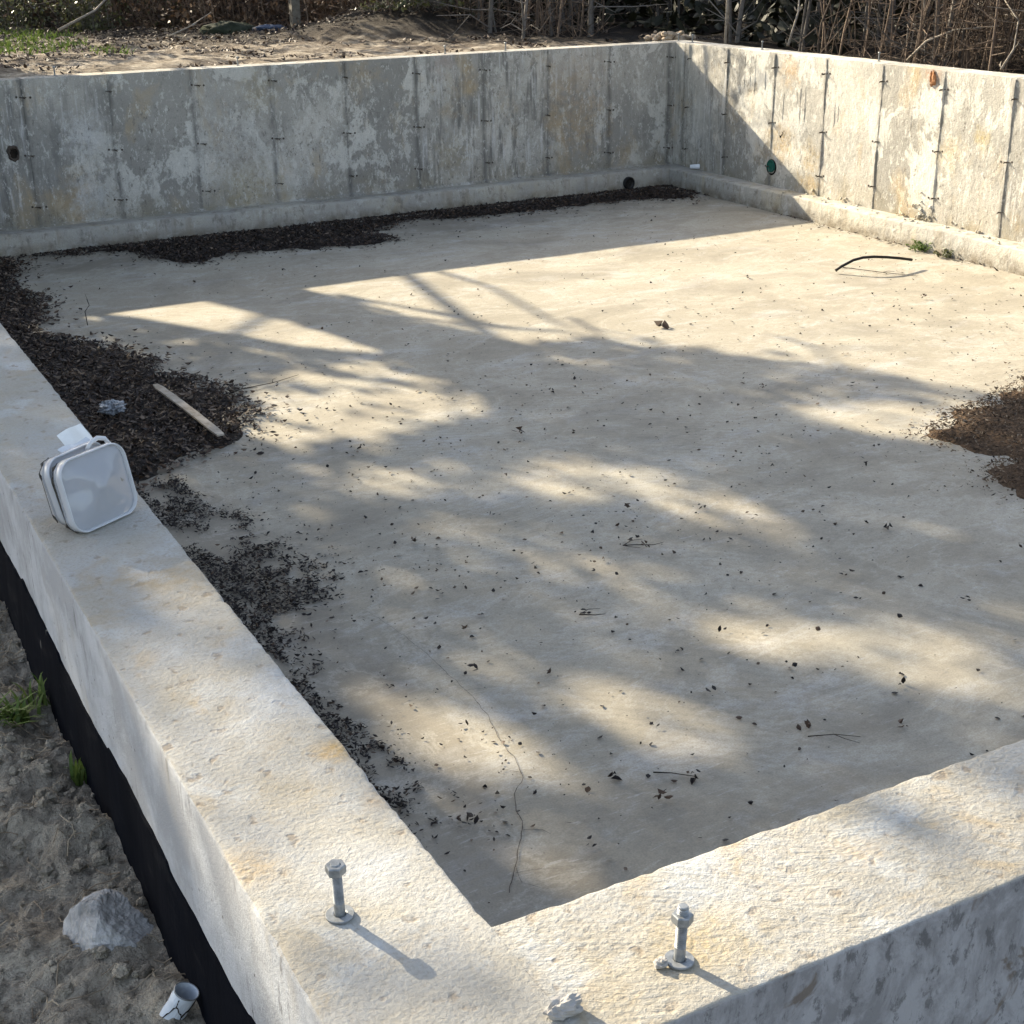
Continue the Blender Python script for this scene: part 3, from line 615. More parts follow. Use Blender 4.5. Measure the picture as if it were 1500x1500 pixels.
# the bigger leaf clump on sunlit slab, twig clump
def leafclump(name,label,x,y,n,sd,size):
    m=MB()
    for k in range(n): m.add(leaf_quad((x+random.gauss(0,sd),y+random.gauss(0,sd),ZF+.012+.01*random.random()),size*(.6+.7*random.random()),random.random()*6,random.gauss(0,.5),random.gauss(0,.5),random.gauss(.3,.3),.6),[(0,1,2,3),(0,3,4,5)])
    return tag(m.build(name,[M_lf[1]]),label,'leaf')
leafclump('dead_leaf','curled brown leaf lying alone on the sunlit middle of the slab',4.019,5.662,4,.02,.06)
def twig(label,pts,r,mat=M_stemb,side=3,seed=1,name='twig',cat='twig'):
    m=MB(); rr=random.Random(seed); m.tube(pts,[r*(1-.6*i/(len(pts)-1)) for i in range(len(pts))],5)
    for k in range(side):
        i=rr.randint(0,len(pts)-2); a=Vector(pts[i]); d=(Vector(pts[i+1])-a).normalized(); q=d.cross(Vector((0,0,1)))*rr.choice((-1,1))
        m.tube([a,a+(d+q)*.03+Vector((0,0,.006)),a+(d+q*.6)*.07+Vector((0,0,.004))],[r*.6,r*.5,r*.25],4)
    return tag(m.build(name,mat,None,True),label,cat)
M_twig=mat_plain('dark_twig',(.012,.010,.009),(.035,.026,.02),60,.8,.2)
z=ZF+.008
twig('forked dark twig clump on the floor under the middle tree shade',[(2.13,3.08,z),(2.17,3.05,z+.006),(2.23,3.02,z+.004),(2.28,3.03,z)],.0022,M_twig,3,2)
twig('short straight dark twig in the shaded left middle of the slab',[(1.69,2.66,z),(1.735,2.63,z),(1.77,2.62,z)],.0025,M_twig,1,3)
twig('thin bowed dark twig on the slab just beyond the front wall',[(1.37,1.72,z),(1.41,1.69,z+.002),(1.46,1.645,z)],.0022,M_twig,0,4)
twig('curved thin twig lying beside the lit patch near front wall',[(1.86,1.66,z),(1.93,1.63,z+.002),(1.99,1.585,z)],.0018,M_twig,1,5)
twig('slender upright twig sprouting from the left leaf bank',[(1.10,7.35,ZF+.03),(1.09,7.32,ZF+.12),(1.12,7.33,ZF+.15),(1.11,7.33,ZF+.19)],.003,M_twig,1,6)
twig('long dark twig trailing from the left leaf bank onto the slab',[(1.32,5.65,z),(1.5,5.70,z+.01),(1.68,5.74,z+.004),(1.85,5.82,z)],.0032,M_twig,9,7)
twig('straight thin stalk on the sunlit slab beside the bent black hose',[(5.93,6.33,z),(6.05,6.05,z+.003),(6.18,5.86,z)],.003,M_twig,2,8)
# bent black hose
m=MB(); pts=[(5.79,6.22,ZF+.02),(5.82,6.20,-1.165),(5.885,6.16,-1.122),(5.95,6.14,-1.108),(6.03,6.12,-1.108),(6.13,6.11,-1.120),(6.24,6.10,-1.138),(6.34,6.09,-1.158)]
m.tube(pts,.0095,10); tag(m.build('black_hose',M_black,None,True),'bent piece of black hose arching over the sunlit slab','hose')
# lath and foil scrap on the leaf bank
m=MB(); A=Vector((1.09,5.80,-1.135)); B=Vector((1.165,4.97,-1.165)); d=(B-A); L=d.length; d.normalize(); sdv=d.cross(Vector((0,0,1))).normalized(); up=sdv.cross(d)
vs=[]
for i in range(13):
    t=i/12; c=A+d*L*t+Vector((0,0,.006*math.sin(t*3))); w=.021*(1 if t<.95 else .8)+.002*mn.noise(Vector((t*9,0,0)))
    if t==0: w*=.6
    for a,b in((-1,-1),(1,-1),(1,1),(-1,1)): vs.append(c+sdv*w*a+up*.0045*b)
m.add(vs,[(4*i+j,4*i+(j+1)%4,4*i+4+(j+1)%4,4*i+4+j) for i in range(12) for j in range(4)]+[(3,2,1,0),(48,49,50,51)])
tag(m.build('wood_lath',M_wood),'pale weathered wooden lath lying on the left leaf bank','wood strip')
M_film=mat_plain('clear_film',(.10,.11,.12),(.34,.36,.38),50,.12,.8,.01,0,.9)
m=MB(); blob(m,(.815,5.56,-1.14),(.058,.05,.028),3,30,20,.55,3.0); tag(m.build('plastic_wrapper',M_film,None,False),'crumpled shiny clear plastic wrapper on the leaf bank beside the left wall','wrapper')
# white cup on the ledge in the far corner, weed, rubble on the ledge
M3=Matrix.Translation((6.95,9.52,ZFT+.026))@Matrix.Rotation(-.5,4,'Z')@Matrix.Rotation(PI/2,4,'Y')@Matrix.Diagonal((.62,.62,.75,1))
m=MB(); m.lathe([(.001,-.055),(.026,-.055),(.028,-.05),(.036,.055),(.037,.058),(.034,.056),(.026,-.048),(.001,-.05)],24,0,M3); tag(m.build('paper_cup',M_white,None,True),'white cup lying on the footing ledge in the far corner','cup')
def weed(name,label,x,y,z,n,h,spread,mat,cat='weed',sl=.02):
    root=thing(name,label,cat,(x,y,z)); st=MB(); fo=MB()
    for k in range(n):
        a=random.random()*6.3; l=h*(.5+.6*random.random()); s=spread*(.3+.7*random.random()); p=[]
        bx,by=x+random.gauss(0,spread*.5),y+random.gauss(0,spread*.7)
        for i in range(5): t=i/4; p.append((bx+math.cos(a)*s*t*t,by+math.sin(a)*s*t*t,z+l*t-.4*l*t*t*(s/spread)*.4))
        st.tube(p,[.0016,.0014,.0012,.001,.0006],4)
        for i in range(1,5):
            for q in range(3): fo.add(leaf_quad((p[i][0]+random.gauss(0,.006),p[i][1]+random.gauss(0,.006),p[i][2]),sl*(.6+.8*random.random()),random.random()*6.3,random.gauss(0,.6),random.gauss(0,.6),.1,.5),[(0,1,2,3),(0,3,4,5)])
    st.build('stem',M_grass,root); fo.build('foliage',mat,root); return root
weed('weed','small green weed sprouting where the right footing meets the slab',6.77,6.46,ZF,24,.075,.06,M_grass)
weed('weed','tiny dark weed tuft at the right footing base nearer the frame edge',6.775,6.22,ZF,16,.06,.04,M_shrubl)
m=MB(); r=random.Random(9)
for k in range(110): 
    y=5.3+2.9*r.random(); s=.003+.009*r.random()**2; blob(m,(WX-.02-.14*r.random(),y,ZFT+s*.6),(s,s*1.2,s*.7),k,7,5,.5,1.5)
tag(m.build('rubble',M_footR),'crumbs of broken concrete strewn along the right footing ledge','rubble',None,'stuff')
m=MB()
for k in range(420):
    y=3.5+4.6*r.random(); x=6.80-abs(r.gauss(0,.05)); s=.004+.02*r.random()**2
    m.add(leaf_quad((x,y,ZF+.009),s*1.6,r.random()*6.3,r.gauss(0,.3),r.gauss(0,.3),.2,.4),[(0,1,2,3),(0,3,4,5)],r.choice((0,1,1,2)))
tag(m.build('joint_litter',M_lf),'line of dry leaf crumbs caught along the right footing base','leaf crumbs',None,'stuff')

# ------------------------------------------------------------------ things on the near walls
def chip(name,label,c,h,seed,mat,cat):
    m=MB(); blob(m,c,h,seed,22,14,.42,1.7); return tag(m.build(name,mat,None,False),label,cat)
M_chipc=mat_plain('chip_concrete',(.25,.235,.215),(.37,.35,.32),70,.9,.6,.005)
chip('concrete_chip','flat jagged grey concrete flake on the near corner of the wall top',(.002,-.146,.008),(.019,.012,.010),4,M_chipc,'concrete chip')
chip('pebble','small cream pebble beside the washer of the nearer right bolt',(.118,-.137,.006),(.007,.006,.005),9,M_chipc,'pebble')
# plastic tubs
def mat_plastic(nm,c1,c2,tw):
    t=NT(nm); P=t.pos(); n=t.noise(P,7,3); n2=t.noise(P,60,5,.6)
    t.b.inputs['Transmission Weight'].default_value=tw; t.b.inputs['IOR'].default_value=1.4; t.b.inputs['Specular IOR Level'].default_value=.5
    col=t.mix(n,c1,c2); return t.fin(col,t.ramp(n2,.35,.7,.07,.16),t.bump(n,.25,.03))
M_pl=mat_plastic('milky_plastic',(.42,.435,.46),(.54,.55,.565),.45); M_pl2=mat_plastic('clear_rim_plastic',(.62,.63,.65),(.74,.75,.76),.4); M_rim=mat_plain('white_plastic_rim',(.42,.44,.46),(.58,.60,.61),20,.22,.05,.003,0,.5)
def rsq(hw,hh,rc,n=9):
    out=[]
    for cx,cy,a0 in((1,1,0),(-1,1,PI/2),(-1,-1,PI),(1,-1,1.5*PI)):
        for i in range(n):
            a=a0+PI/2*i/(n-1); out.append((cx*(hw-rc)+rc*math.cos(a),cy*(hh-rc)+rc*math.sin(a)))
    return out
def loops(m,secs,M,cap0=False,cap1=False,mi=0):
    vs=[];n=36
    for hw,hh,rc,z in secs: vs+=[M@Vector((x,y,z)) for x,y in rsq(hw,hh,rc)]
    fs=[(i*n+j,i*n+(j+1)%n,(i+1)*n+(j+1)%n,(i+1)*n+j) for i in range(len(secs)-1) for j in range(n)]
    if cap0: fs.append(tuple(range(n-1,-1,-1)))
    if cap1: fs.append(tuple((len(secs)-1)*n+j for j in range(n)))
    m.add(vs,fs,mi)
M_pl3=mat_plastic('clear_panel_plastic',(.58,.59,.62),(.72,.73,.75),.58); M_cont=mat_plain('crumpled_contents',(.20,.18,.15),(.55,.54,.52),28,.8,.8,.01)
M_gapgrime=mat_plain('tub_gap_grime',(.03,.026,.022),(.10,.09,.075),120,.9,.3)
def tub(label,M,hw,hh,depth,handle):
    base=M@Vector((0,-hh,-depth/2)); root=thing('plastic_tub',label,'food tub',base); root.location.z=0.0
    # local z = outwards through the lid
    b=MB(); loops(b,[(hw*.80,hh*.80,.022,-depth),(hw*.84,hh*.84,.026,-depth+.004),(hw*.93,hh*.93,.03,-.012),(hw*.99,hh*.99,.032,-.010),(hw*.99,hh*.99,.032,-.006),(hw*.93,hh*.93,.03,-.005)],M,True); b.build('tub_body',M_pl,root,True)
    l=MB(); loops(l,[(hw*.97,hh*.97,.030,-.006),(hw,hh,.032,-.004),(hw,hh,.032,.006),(hw*.99,hh*.99,.031,.008),(hw*.975,hh*.975,.030,.009),(hw*.95,hh*.95,.028,.008),(hw*.93,hh*.93,.026,.002)],M); l.build('lid_rim',M_pl2,root,True)
    p=MB(); n=20; vs=[]
    for j in range(n+1):
        for i in range(n+1):
            x=(i/n*2-1); y=(j/n*2-1); rr=max(abs(x),abs(y)); 
            q=(abs(x)**6+abs(y)**6)**(1/6)+1e-9; f=rr/q; X,Y=x*f*hw*.94,y*f*hh*.94
            zz=.0025+.020*(1-rr)**1.05+.002*math.sin(x*3+y*5)*(1-rr)+.003*mn.noise(Vector((x*1.7,y*1.7,depth*30)))*(1-rr)-.006*max(0,1-abs(x+.15)*6)*(1-rr)
            vs.append(M@Vector((X,Y,zz)))
    p.add(vs,[(j*(n+1)+i,j*(n+1)+i+1,(j+1)*(n+1)+i+1,(j+1)*(n+1)+i) for j in range(n) for i in range(n)]); p.build('lid_panel',M_pl3,root,True)
    cb=MB(); C0=M@Vector((.15*hw,-.12*hh,-depth*.52)); blob(cb,C0,(hw*.50,depth*.28,hh*.55),int(depth*900),26,16,.5,2.4); cb.build('contents',M_cont,root,False)
    if handle:
        h=MB(); h.tube([M@Vector(q) for q in((hw*.25,hh*.97,-.02),(hw*.38,hh*1.10,-.02),(hw*.62,hh*1.16,-.02),(hw*.82,hh*1.08,-.02),(hw*.93,hh*.86,-.02))],.0042,8); h.build('handle',M_pl2,root,True)
    g=MB(); rr=random.Random(int(depth*1e4))  # dark line between rims: gap shade put into the colour, plus dirt
    a=rsq(hw*.985,hh*.985,.031); k0=9+rr.randrange(3); n=13+rr.randrange(6)
    g.tube([M@Vector((a[(k0+q)%36][0],a[(k0+q)%36][1],-.0135+.002*math.sin(q*1.9))) for q in range(n)],[.0006+.0021*max(0,math.sin(q*1.7+k0)) for q in range(n)],6)
    g.build('gap_grime',M_gapgrime,root,True)
    return root
yaw=math.atan2(.091,.152)
def frame(cx,cy,cz,yaw,lean):
    X=Vector((math.cos(yaw),math.sin(yaw),0)); N=Vector((math.sin(yaw),-math.cos(yaw),0)); Z=Vector((0,0,1))
    N2=N*math.cos(lean)+Z*math.sin(lean); Y=N2.cross(X); 
    return Matrix.Translation((cx,cy,cz))@Matrix(((X.x,Y.x,N2.x),(X.y,Y.y,N2.y),(X.z,Y.z,N2.z))).to_4x4()
HW,HH=.076,.066
tub('milky plastic food tub lying on its side on the left wall, lid facing the camera',frame(-.094,1.305,.065,yaw,.22),HW,HH,.030,True)
tub('second clear tub with dark gaps and dirt at its rim, lying directly behind the lidded tub',frame(-.112,1.343,.063,yaw+.07,.26),HW*.95,HH*.95,.026,False)
M_card=mat_plain('paper_card',(.66,.65,.60),(.78,.77,.72),20,.8,.05)
m=MB(); MC=frame(-.092,1.455,.098,yaw+.25,.95); n=6; vs=[]
for k in(0,1):
    for j in range(n+1):
        for i in range(n+1): vs.append(MC@Vector((-.036+.080*i/n+.02*j/n,-.028+.062*j/n,.004*math.sin(i*.8)-.0008*k)))
q=(n+1)**2; fs=[(o+j*(n+1)+i,o+j*(n+1)+i+1,o+(j+1)*(n+1)+i+1,o+(j+1)*(n+1)+i) for o in(0,q) for j in range(n) for i in range(n)]
m.add(vs,fs); tag(m.build('paper_card',M_card,None,True),'bent cream paper card sticking up behind the plastic tubs on the wall','card')
m=MB(); MC=frame(-.100,1.390,.116,yaw+.05,1.2)
vs=[MC@Vector((-.04+.07*i/n,-.018+.03*j/n,.003*math.sin(i*1.2)-.0008*k)) for k in(0,1) for j in range(n+1) for i in range(n+1)]
m.add(vs,fs); tag(m.build('torn_label',M_rim,None,True),'torn white plastic strip lying across the top of the rear tub','plastic strip')

# ------------------------------------------------------------------ near-left soil: rock, can, grass, straw
M_rock=mat_plain('grey_rock',(.17,.165,.155),(.52,.505,.48),16,.8,.9,.02,detail=10)
m=MB(); bmv=[]
def rock(c,h,seed):
    r=random.Random(seed); vs=[]; nu,nv=56,40
    planes=[(Vector((r.gauss(0,1),r.gauss(0,1),r.gauss(0,1))).normalized(),.55+.28*r.random()) for _ in range(9)]
    mm=MB()
    for i in range(nv+1):
        th=PI*i/nv
        for j in range(nu):
            ph=2*PI*j/nu; d=Vector((math.sin(th)*math.cos(ph),math.sin(th)*math.sin(ph),math.cos(th))); t=1.1
            for nrm,o in planes:
                k=d.dot(nrm)
                if k>1e-3: t=min(t,o/k)
            t*=1+.06*mn.fractal(d*4,1,2,4)+.03*mn.fractal(d*14,1,2,2); vs.append((c[0]+d.x*t*h[0],c[1]+d.y*t*h[1],c[2]+d.z*t*h[2]))
    mm.add(vs,[(i*nu+j,i*nu+(j+1)%nu,(i+1)*nu+(j+1)%nu,(i+1)*nu+j) for i in range(nv) for j in range(nu)]); return mm
tag(rock((-.284,.640,-.352),(.058,.064,.054),29).build('rock',M_rock),'angular pale grey rock half buried in soil against the black membrane','rock')
M_can=mat_plain('white_can_paint',(.50,.54,.58),(.64,.67,.70),14,.35,.2,.004)
def can():
    R=Matrix.Translation((-.240,.430,-.330))@Matrix.Rotation(.45,4,'Y')@Matrix.Rotation(.25,4,'X')@Matrix.Diagonal((.62,.62,.62,1))
    root=thing('tin_can','crushed white tin can with open top at the foot of the black membrane','can',(-.240,.420,-.36)); m=MB(); n=26
    prof=[(.020,-.05),(.025,-.049),(.0265,-.045),(.0265,-.02),(.0255,.0),(.0265,.018),(.0262,.036),(.0272,.038),(.0272,.041),(.0255,.041),(.0250,.036),(.0248,-.044),(.001,-.044)]
    vs=[]
    for k,(r,z) in enumerate(prof):
        for j in range(n):
            a=2*PI*j/n; rr=r*(1+.10*mn.noise(Vector((math.cos(a)*1.4,math.sin(a)*1.4,z*30)))*(1 if z<.03 else .3)); vs.append(R@Vector((rr*math.cos(a),rr*math.sin(a)*.86,z)))
    m.add(vs,[(i*n+j,i*n+(j+1)%n,(i+1)*n+(j+1)%n,(i+1)*n+j) for i in range(len(prof)-1) for j in range(n)]); m.build('can_body',M_can,root,False)
    t=MB(); t.lathe([(.0265,.0375),(.0282,.039),(.0284,.0415),(.0268,.0425),(.0255,.040)],n,0,R@Matrix.Diagonal((1,.87,1,1)),True); t.build('rim',M_zinc,root,True)
    c=MB()
    for a0,z0,a1,z1 in((3.4,-.04,4.1,.015),(4.1,.015,4.9,-.01),(4.1,.015,4.0,.034),(5.0,-.04,4.9,-.01),(4.9,-.01,5.8,.03)):
        c.tube([R@Vector((.0270*math.cos(a0+(a1-a0)*i/5),.0270*.87*math.sin(a0+(a1-a0)*i/5),z0+(z1-z0)*i/5+.003*math.sin(i*2.7+a0))) for i in range(6)],[.0012,.0007,.001,.0005,.001,.0004],4)
    c.build('crease_mark',M_hole,root)
can()
def tuft(label,x,y,n,h,spread,mat=M_grass):
    m=MB(); z=gz(x,y)
    for k in range(n):
        a=random.random()*6.3; bx,by=x+random.gauss(0,spread*.35),y+random.gauss(0,spread*.35); l=h*(.5+.7*random.random()); ln=spread*(.4+1.1*random.random()); w=.0022+.0018*random.random()
        vs=[]
        for i in range(5):
            t=i/4; px,py,pz=bx+math.cos(a)*ln*t**1.6,by+math.sin(a)*ln*t**1.6,z-.01+l*(t-.45*t*t); ww=w*(1-t**2)+.0003
            vs+=[(px-math.sin(a)*ww,py+math.cos(a)*ww,pz),(px+math.sin(a)*ww,py-math.cos(a)*ww,pz)]
        m.add(vs,[(2*i,2*i+1,2*i+3,2*i+2) for i in range(4)])
    return tag(m.build('grass_tuft',mat,None,True),label,'grass tuft')
tuft('spreading tuft of green grass on the soil left of the wall',-.300,1.33,70,.075,.05)
tuft('narrow upright grass blades pressed against the black membrane',-.232,1.08,14,.11,.02)
tuft('smaller grass sprig hidden between the wall and the larger grass tuft',-.238,1.36,18,.10,.025)
m=MB(); r=random.Random(3)
for k in range(520):
    x=-.23-.35*r.random(); y=.45+1.5*r.random(); z=gz(x,y)+.004; a=r.random()*6.3; L=.015+.05*r.random()
    if r.random()<.55: y=1.25+.7*r.random(); z=gz(x,y)+.004
    pts=[(x+math.cos(a)*L*t+.006*math.sin(t*4+k),y+math.sin(a)*L*t,gz(x+math.cos(a)*L*t,y+math.sin(a)*L*t)+.004+.012*r.random()*t) for t in(0,.33,.66,1)]
    m.tube(pts,.0009,4)
tag(m.build('straw',M_straw),'dry straw and rootlets strewn over the soil beside the left wall','straw',None,'stuff')
m=MB()
for k in range(520):
    x=-.215-.42*r.random(); y=.42+1.5*r.random(); s=.003+.011*r.random()**2.5; blob(m,(x,y,gz(x,y)+s*.3),(s,s,s*.8),k,7,5,.5,1.4)
tag(m.build('soil_clods',M_ground),'loose crumbly clods lying on the soil beside the left wall','soil clods',None,'stuff')

# ------------------------------------------------------------------ beyond the walls: brush, saplings, shrubs
def stemset(rnd,n,h,r0,spread,twigs,lean=.25,tw=(.15,.5),lowtw=True):
    m=MB(); tips=[]
    for k in range(n):
        a=rnd.random()*6.3; bx,by=rnd.gauss(0,spread*.4),rnd.gauss(0,spread*.4); l=h*(.6+.5*rnd.random()); le=lean*rnd.random(); r=r0*(.4+.8*rnd.random())
        cx,cy=rnd.gauss(0,.05),rnd.gauss(0,.05); pts=[]
        for i in range(7):
            t=i/6; pts.append(Vector((bx+math.cos(a)*le*l*t**1.2+cx*math.sin(t*5),by+math.sin(a)*le*l*t**1.2+cy*math.sin(t*4+1),-.08+l*t)))
        m.tube(pts,[r*(1-.65*i/6) for i in range(7)],5,cap=False); tips+=pts[3:]
        for q in range(twigs):
            t=(rnd.random()**(1.6 if lowtw else .7))*5.9; i=int(t); p=pts[i].lerp(pts[i+1],t-i); b=rnd.random()*6.3; L=tw[0]+(tw[1]-tw[0])*rnd.random(); up=rnd.uniform(-.25,.9)
            d=Vector((math.cos(b),math.sin(b),up)).normalized(); p2=p+d*L*.5+Vector((rnd.gauss(0,.04),rnd.gauss(0,.04),rnd.gauss(0,.03))); p3=p+d*L+Vector((rnd.gauss(0,.07),rnd.gauss(0,.07),rnd.gauss(.03,.06)))
            rt=r*.30*(.6+.6*rnd.random())+.0012; m.tube([p,p2,p3],[rt,rt*.75,rt*.35],4,cap=False); tips+=[p2,p3]
            if rnd.random()<.6:
                p4=p2+Vector((rnd.gauss(0,1),rnd.gauss(0,1),rnd.gauss(.3,.6))).normalized()*L*.45; m.tube([p2,p4],[rt*.6,rt*.25],4,cap=False); tips.append(p4)
    return m,tips
def leaves_at(tips,rnd,n,size,sd,zmax=9):
    m=MB()
    for k in range(n):
        p=rnd.choice(tips); c=(p.x+rnd.gauss(0,sd),p.y+rnd.gauss(0,sd),max(.01,p.z+rnd.gauss(0,sd)))
        m.add(leaf_quad(c,size*(.5+rnd.random()),rnd.random()*6.3,rnd.gauss(0,.8),rnd.gauss(0,.8),rnd.gauss(.1,.25),.55),[(0,1,2,3),(0,3,4,5)])
    return m
def plant(name,label,cat,group,seed,n,h,r0,spread,twigs,stem_mat,leaf=None,nleaf=0,lsize=.05,**kw):
    rnd=random.Random(seed); root=thing(name,label,cat,(0,0,0),group); m,tips=stemset(rnd,n,h,r0,spread,twigs,**kw)
    m.build('stem',stem_mat,root,True)
    if nleaf: leaves_at(tips,rnd,nleaf,lsize,.07).build('foliage',leaf,root,False)
    return root
def place(protos,pts,seed,smin=.8,smax=1.25):
    r=random.Random(seed); used=set()
    for i,(x,y) in enumerate(pts):
        k=i%len(protos); o=protos[k] if k not in used else copy_tree(protos[k]); used.add(k)
        s=r.uniform(smin,smax); o.location=(x,y,gz(x,y)); o.rotation_euler=(0,0,r.random()*6.3); o.scale=(s,s,s)
LS='bare grey sapling in the dark thicket behind the right wall'; GS='grey saplings behind the right wall'
sap=[plant('sapling',LS,'sapling',GS,40+k,2,2.6,.024,.12,9,M_stemg,lean=.22,tw=(.2,.7)) for k in range(5)]
LB='twiggy brown bush without leaves in the thicket behind the right wall'; GB='brown bushes behind the right wall'
bush=[plant('bare_bush',LB,'bush',GB,60+k,9,1.7,.009,.35,11,M_stemb,lean=.4,tw=(.12,.5)) for k in range(5)]
r=random.Random(21)
pts=[]
for k in range(80):
    y=4.6+9.5*r.random(); x=7.75+2.6*r.random()**1.3
    if y>10.2: x=6.0+5.0*r.random()
    if y>10.2 and y<11.0: y+=.9
    pts.append((x,y))
place(sap,pts,1)
pts=[]
for k in range(60):
    y=4.2+4.6*r.random(); x=7.6+1.9*r.random()
    if r.random()<.22: x=5.6+2.0*r.random(); y=11.4+3*r.random()
    pts.append((x,y))
place(bush,pts,2)
LV='low tangled shrub with dry brown leaves behind the back wall'; GV='tangled shrubs behind the back wall'
vine=[plant('tangled_shrub',LV,'shrub',GV,80+k,8,1.1,.006,.5,12,M_stemb,M_dryl,260,.055,lean=.6,tw=(.15,.5)) for k in range(4)]
LE='small leafy evergreen shrub at the back left edge of the clearing'; GE='leafy shrubs at the back left'
ever=[plant('leafy_shrub',LE,'shrub',GE,90+k,7,.9,.006,.4,10,M_stemg,M_shrubl,520,.05,lean=.5,tw=(.12,.4)) for k in range(3)]
pts=[]
for k in range(60):
    x=2.3+5.0*r.random(); lim=17.6-1.15*max(0,x-2.3) if x<6.2 else 12.6
    pts.append((x,max(11.2,lim)+3.2*r.random()**1.3))
place(vine,pts,3,.7,1.3)
pts=[(1.9+2.4*r.random(),15.6+2.6*r.random()) for k in range(16)]+[(5.7+.9*r.random(),12.7+.8*r.random()) for k in range(7)]
place(ever,pts,4,.5,1.0)
LG='bare grey sapling at the wood edge behind the back wall'; GG='saplings behind the back wall'
sap2=[plant('sapling',LG,'sapling',GG,140+k,2,2.4,.02,.14,9,M_stemg,lean=.3,tw=(.2,.7)) for k in range(3)]
place(sap2,[(5.9+2.2*r.random(),11.3+2.6*r.random()) for k in range(9)]+[(2.6+3.4*r.random(),17+2*r.random()) for k in range(9)],5)
# dense thicket closing the view, its leaf colour near-black for the brush's shade
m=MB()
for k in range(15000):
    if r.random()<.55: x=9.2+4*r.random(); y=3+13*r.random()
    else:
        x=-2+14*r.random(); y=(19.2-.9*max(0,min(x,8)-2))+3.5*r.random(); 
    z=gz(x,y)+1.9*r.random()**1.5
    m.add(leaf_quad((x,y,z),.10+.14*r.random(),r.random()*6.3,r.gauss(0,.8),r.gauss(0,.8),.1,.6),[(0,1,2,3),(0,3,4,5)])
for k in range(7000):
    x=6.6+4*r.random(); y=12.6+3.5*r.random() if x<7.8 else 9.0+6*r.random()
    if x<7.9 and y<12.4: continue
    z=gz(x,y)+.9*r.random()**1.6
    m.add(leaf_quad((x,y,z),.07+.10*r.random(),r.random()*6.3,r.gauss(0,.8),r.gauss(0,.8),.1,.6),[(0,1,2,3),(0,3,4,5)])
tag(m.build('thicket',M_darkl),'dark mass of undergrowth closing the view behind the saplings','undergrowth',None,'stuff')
# ground litter and dry grass of the clearing
m=MB()
for k in range(13000):
    x=1.2+7*r.random(); y=10.25+7.5*r.random()
    if mn.noise(Vector((x*1.6,y*1.6,0)))+.4*mn.noise(Vector((x*6,y*6,3)))<-.06+(.30 if y<11.6 else .10 if y<12.8 else -.25): continue
    s=.02+.04*r.random(); m.add(leaf_quad((x,y,gz(x,y)+.02),s,r.random()*6.3,r.gauss(0,.4),r.gauss(0,.4),.3,.5),[(0,1,2,3),(0,3,4,5)],r.choice((0,1,1,2,2)))
tag(m.build('leaf_litter',M_lf),'brown fallen leaves scattered over the sandy clearing behind the back wall','leaf litter',None,'stuff')
m=MB()
for k in range(1500):
    x=1.3+1.5*r.random(); y=12.2+3.6*r.random()
    if mn.noise(Vector((x*1.5,y*1.1,5)))<.05: continue
    a=r.random()*6.3; l=.03+.07*r.random(); z=gz(x,y); w=.006; vs=[]
    for i in range(4):
        t=i/3; px,py,pz=x+math.cos(a)*.06*t*t,y+math.sin(a)*.06*t*t,z+l*t; ww=w*(1-t*.9); vs+=[(px-ww,py+ww*.4,pz),(px+ww,py-ww*.4,pz)]
    m.add(vs,[(2*i,2*i+1,2*i+3,2*i+2) for i in range(3)])
tag(m.build('grass',M_grass),'sunlit green grass at the left end of the sandy clearing','grass',None,'stuff')
# named odds and ends back there
m=MB(); m.box((4.93,14.0,.35),(.045,.045,.45)); m.box((4.93,14.0,.805),(.035,.035,.008)); tag(m.build('wooden_post',mat_plain('grey_post',(.10,.09,.075),(.20,.18,.15),18,.85,.4)),'squat weathered grey post standing at the wood edge behind the back wall','post')
m=MB(); blob(m,(4.70,14.15,.0),(.17,.10,.045),6,20,10,.5,2); tag(m.build('blue_tarp',mat_plain('blue_tarp',(.03,.045,.09),(.06,.085,.14),12,.5,.5,.02),None,True),'crumpled blue tarp scrap lying left of the grey post','tarp')
m=MB(); blob(m,(4.30,14.3,-.02),(.30,.18,.10),16,20,10,.4,2); tag(m.build('mossy_mound',mat_plain('moss',(.02,.026,.016),(.045,.05,.032),14,.9,.6,.02),None,True),'low dark green mound left of the blue tarp scrap','mound')
m=MB(); r2=random.Random(8)
for k in range(60): s=.012+.03*r2.random(); blob(m,(7.22+r2.gauss(0,.12),10.24+abs(r2.gauss(0,.10)),-.02+.06*math.exp(-k/30)+.02*r2.random()),(s,s,s*.7),k,8,6,.5,1.4)
tag(m.build('soil_heap',mat_plain('dry_soil',(.30,.235,.17),(.44,.36,.27),30,.95,.5)),'small heap of pale dry soil behind the far corner of the walls','soil heap')
m=MB(); m.tube([(7.30,9.62,-.15),(7.305,9.62,.3),(7.31,9.63,.62)],[.014,.013,.012],7); tag(m.build('marker_stake',M_pale,None,True),'thin pale stake standing just outside the far end of the right wall','stake')
def branch(label,pts,r,seed): return twig(label,pts,r,M_pale,5,seed,'fallen_branch','branch')
branch('pale branch leaning diagonally out of the thicket near the far corner',[(7.5,9.0,.0),(7.75,9.2,.25),(8.0,9.5,.5),(8.3,9.9,.9)],.012,1)
branch('crooked pale branch reaching sideways over the middle of the right wall',[(7.45,7.5,-.02),(7.55,7.42,.12),(7.7,7.3,.2),(7.85,7.0,.24)],.011,2)
branch('bright bare twig bending down close behind the right end of the right wall',[(7.35,6.45,.0),(7.5,6.5,.12),(7.62,6.6,.3),(7.6,6.8,.5)],.010,3)
branch('pale arching twig crossing the thicket at the right edge of the photo',[(7.3,5.9,-.02),(7.5,6.0,.2),(7.75,6.0,.3),(8.0,5.8,.28)],.010,4)
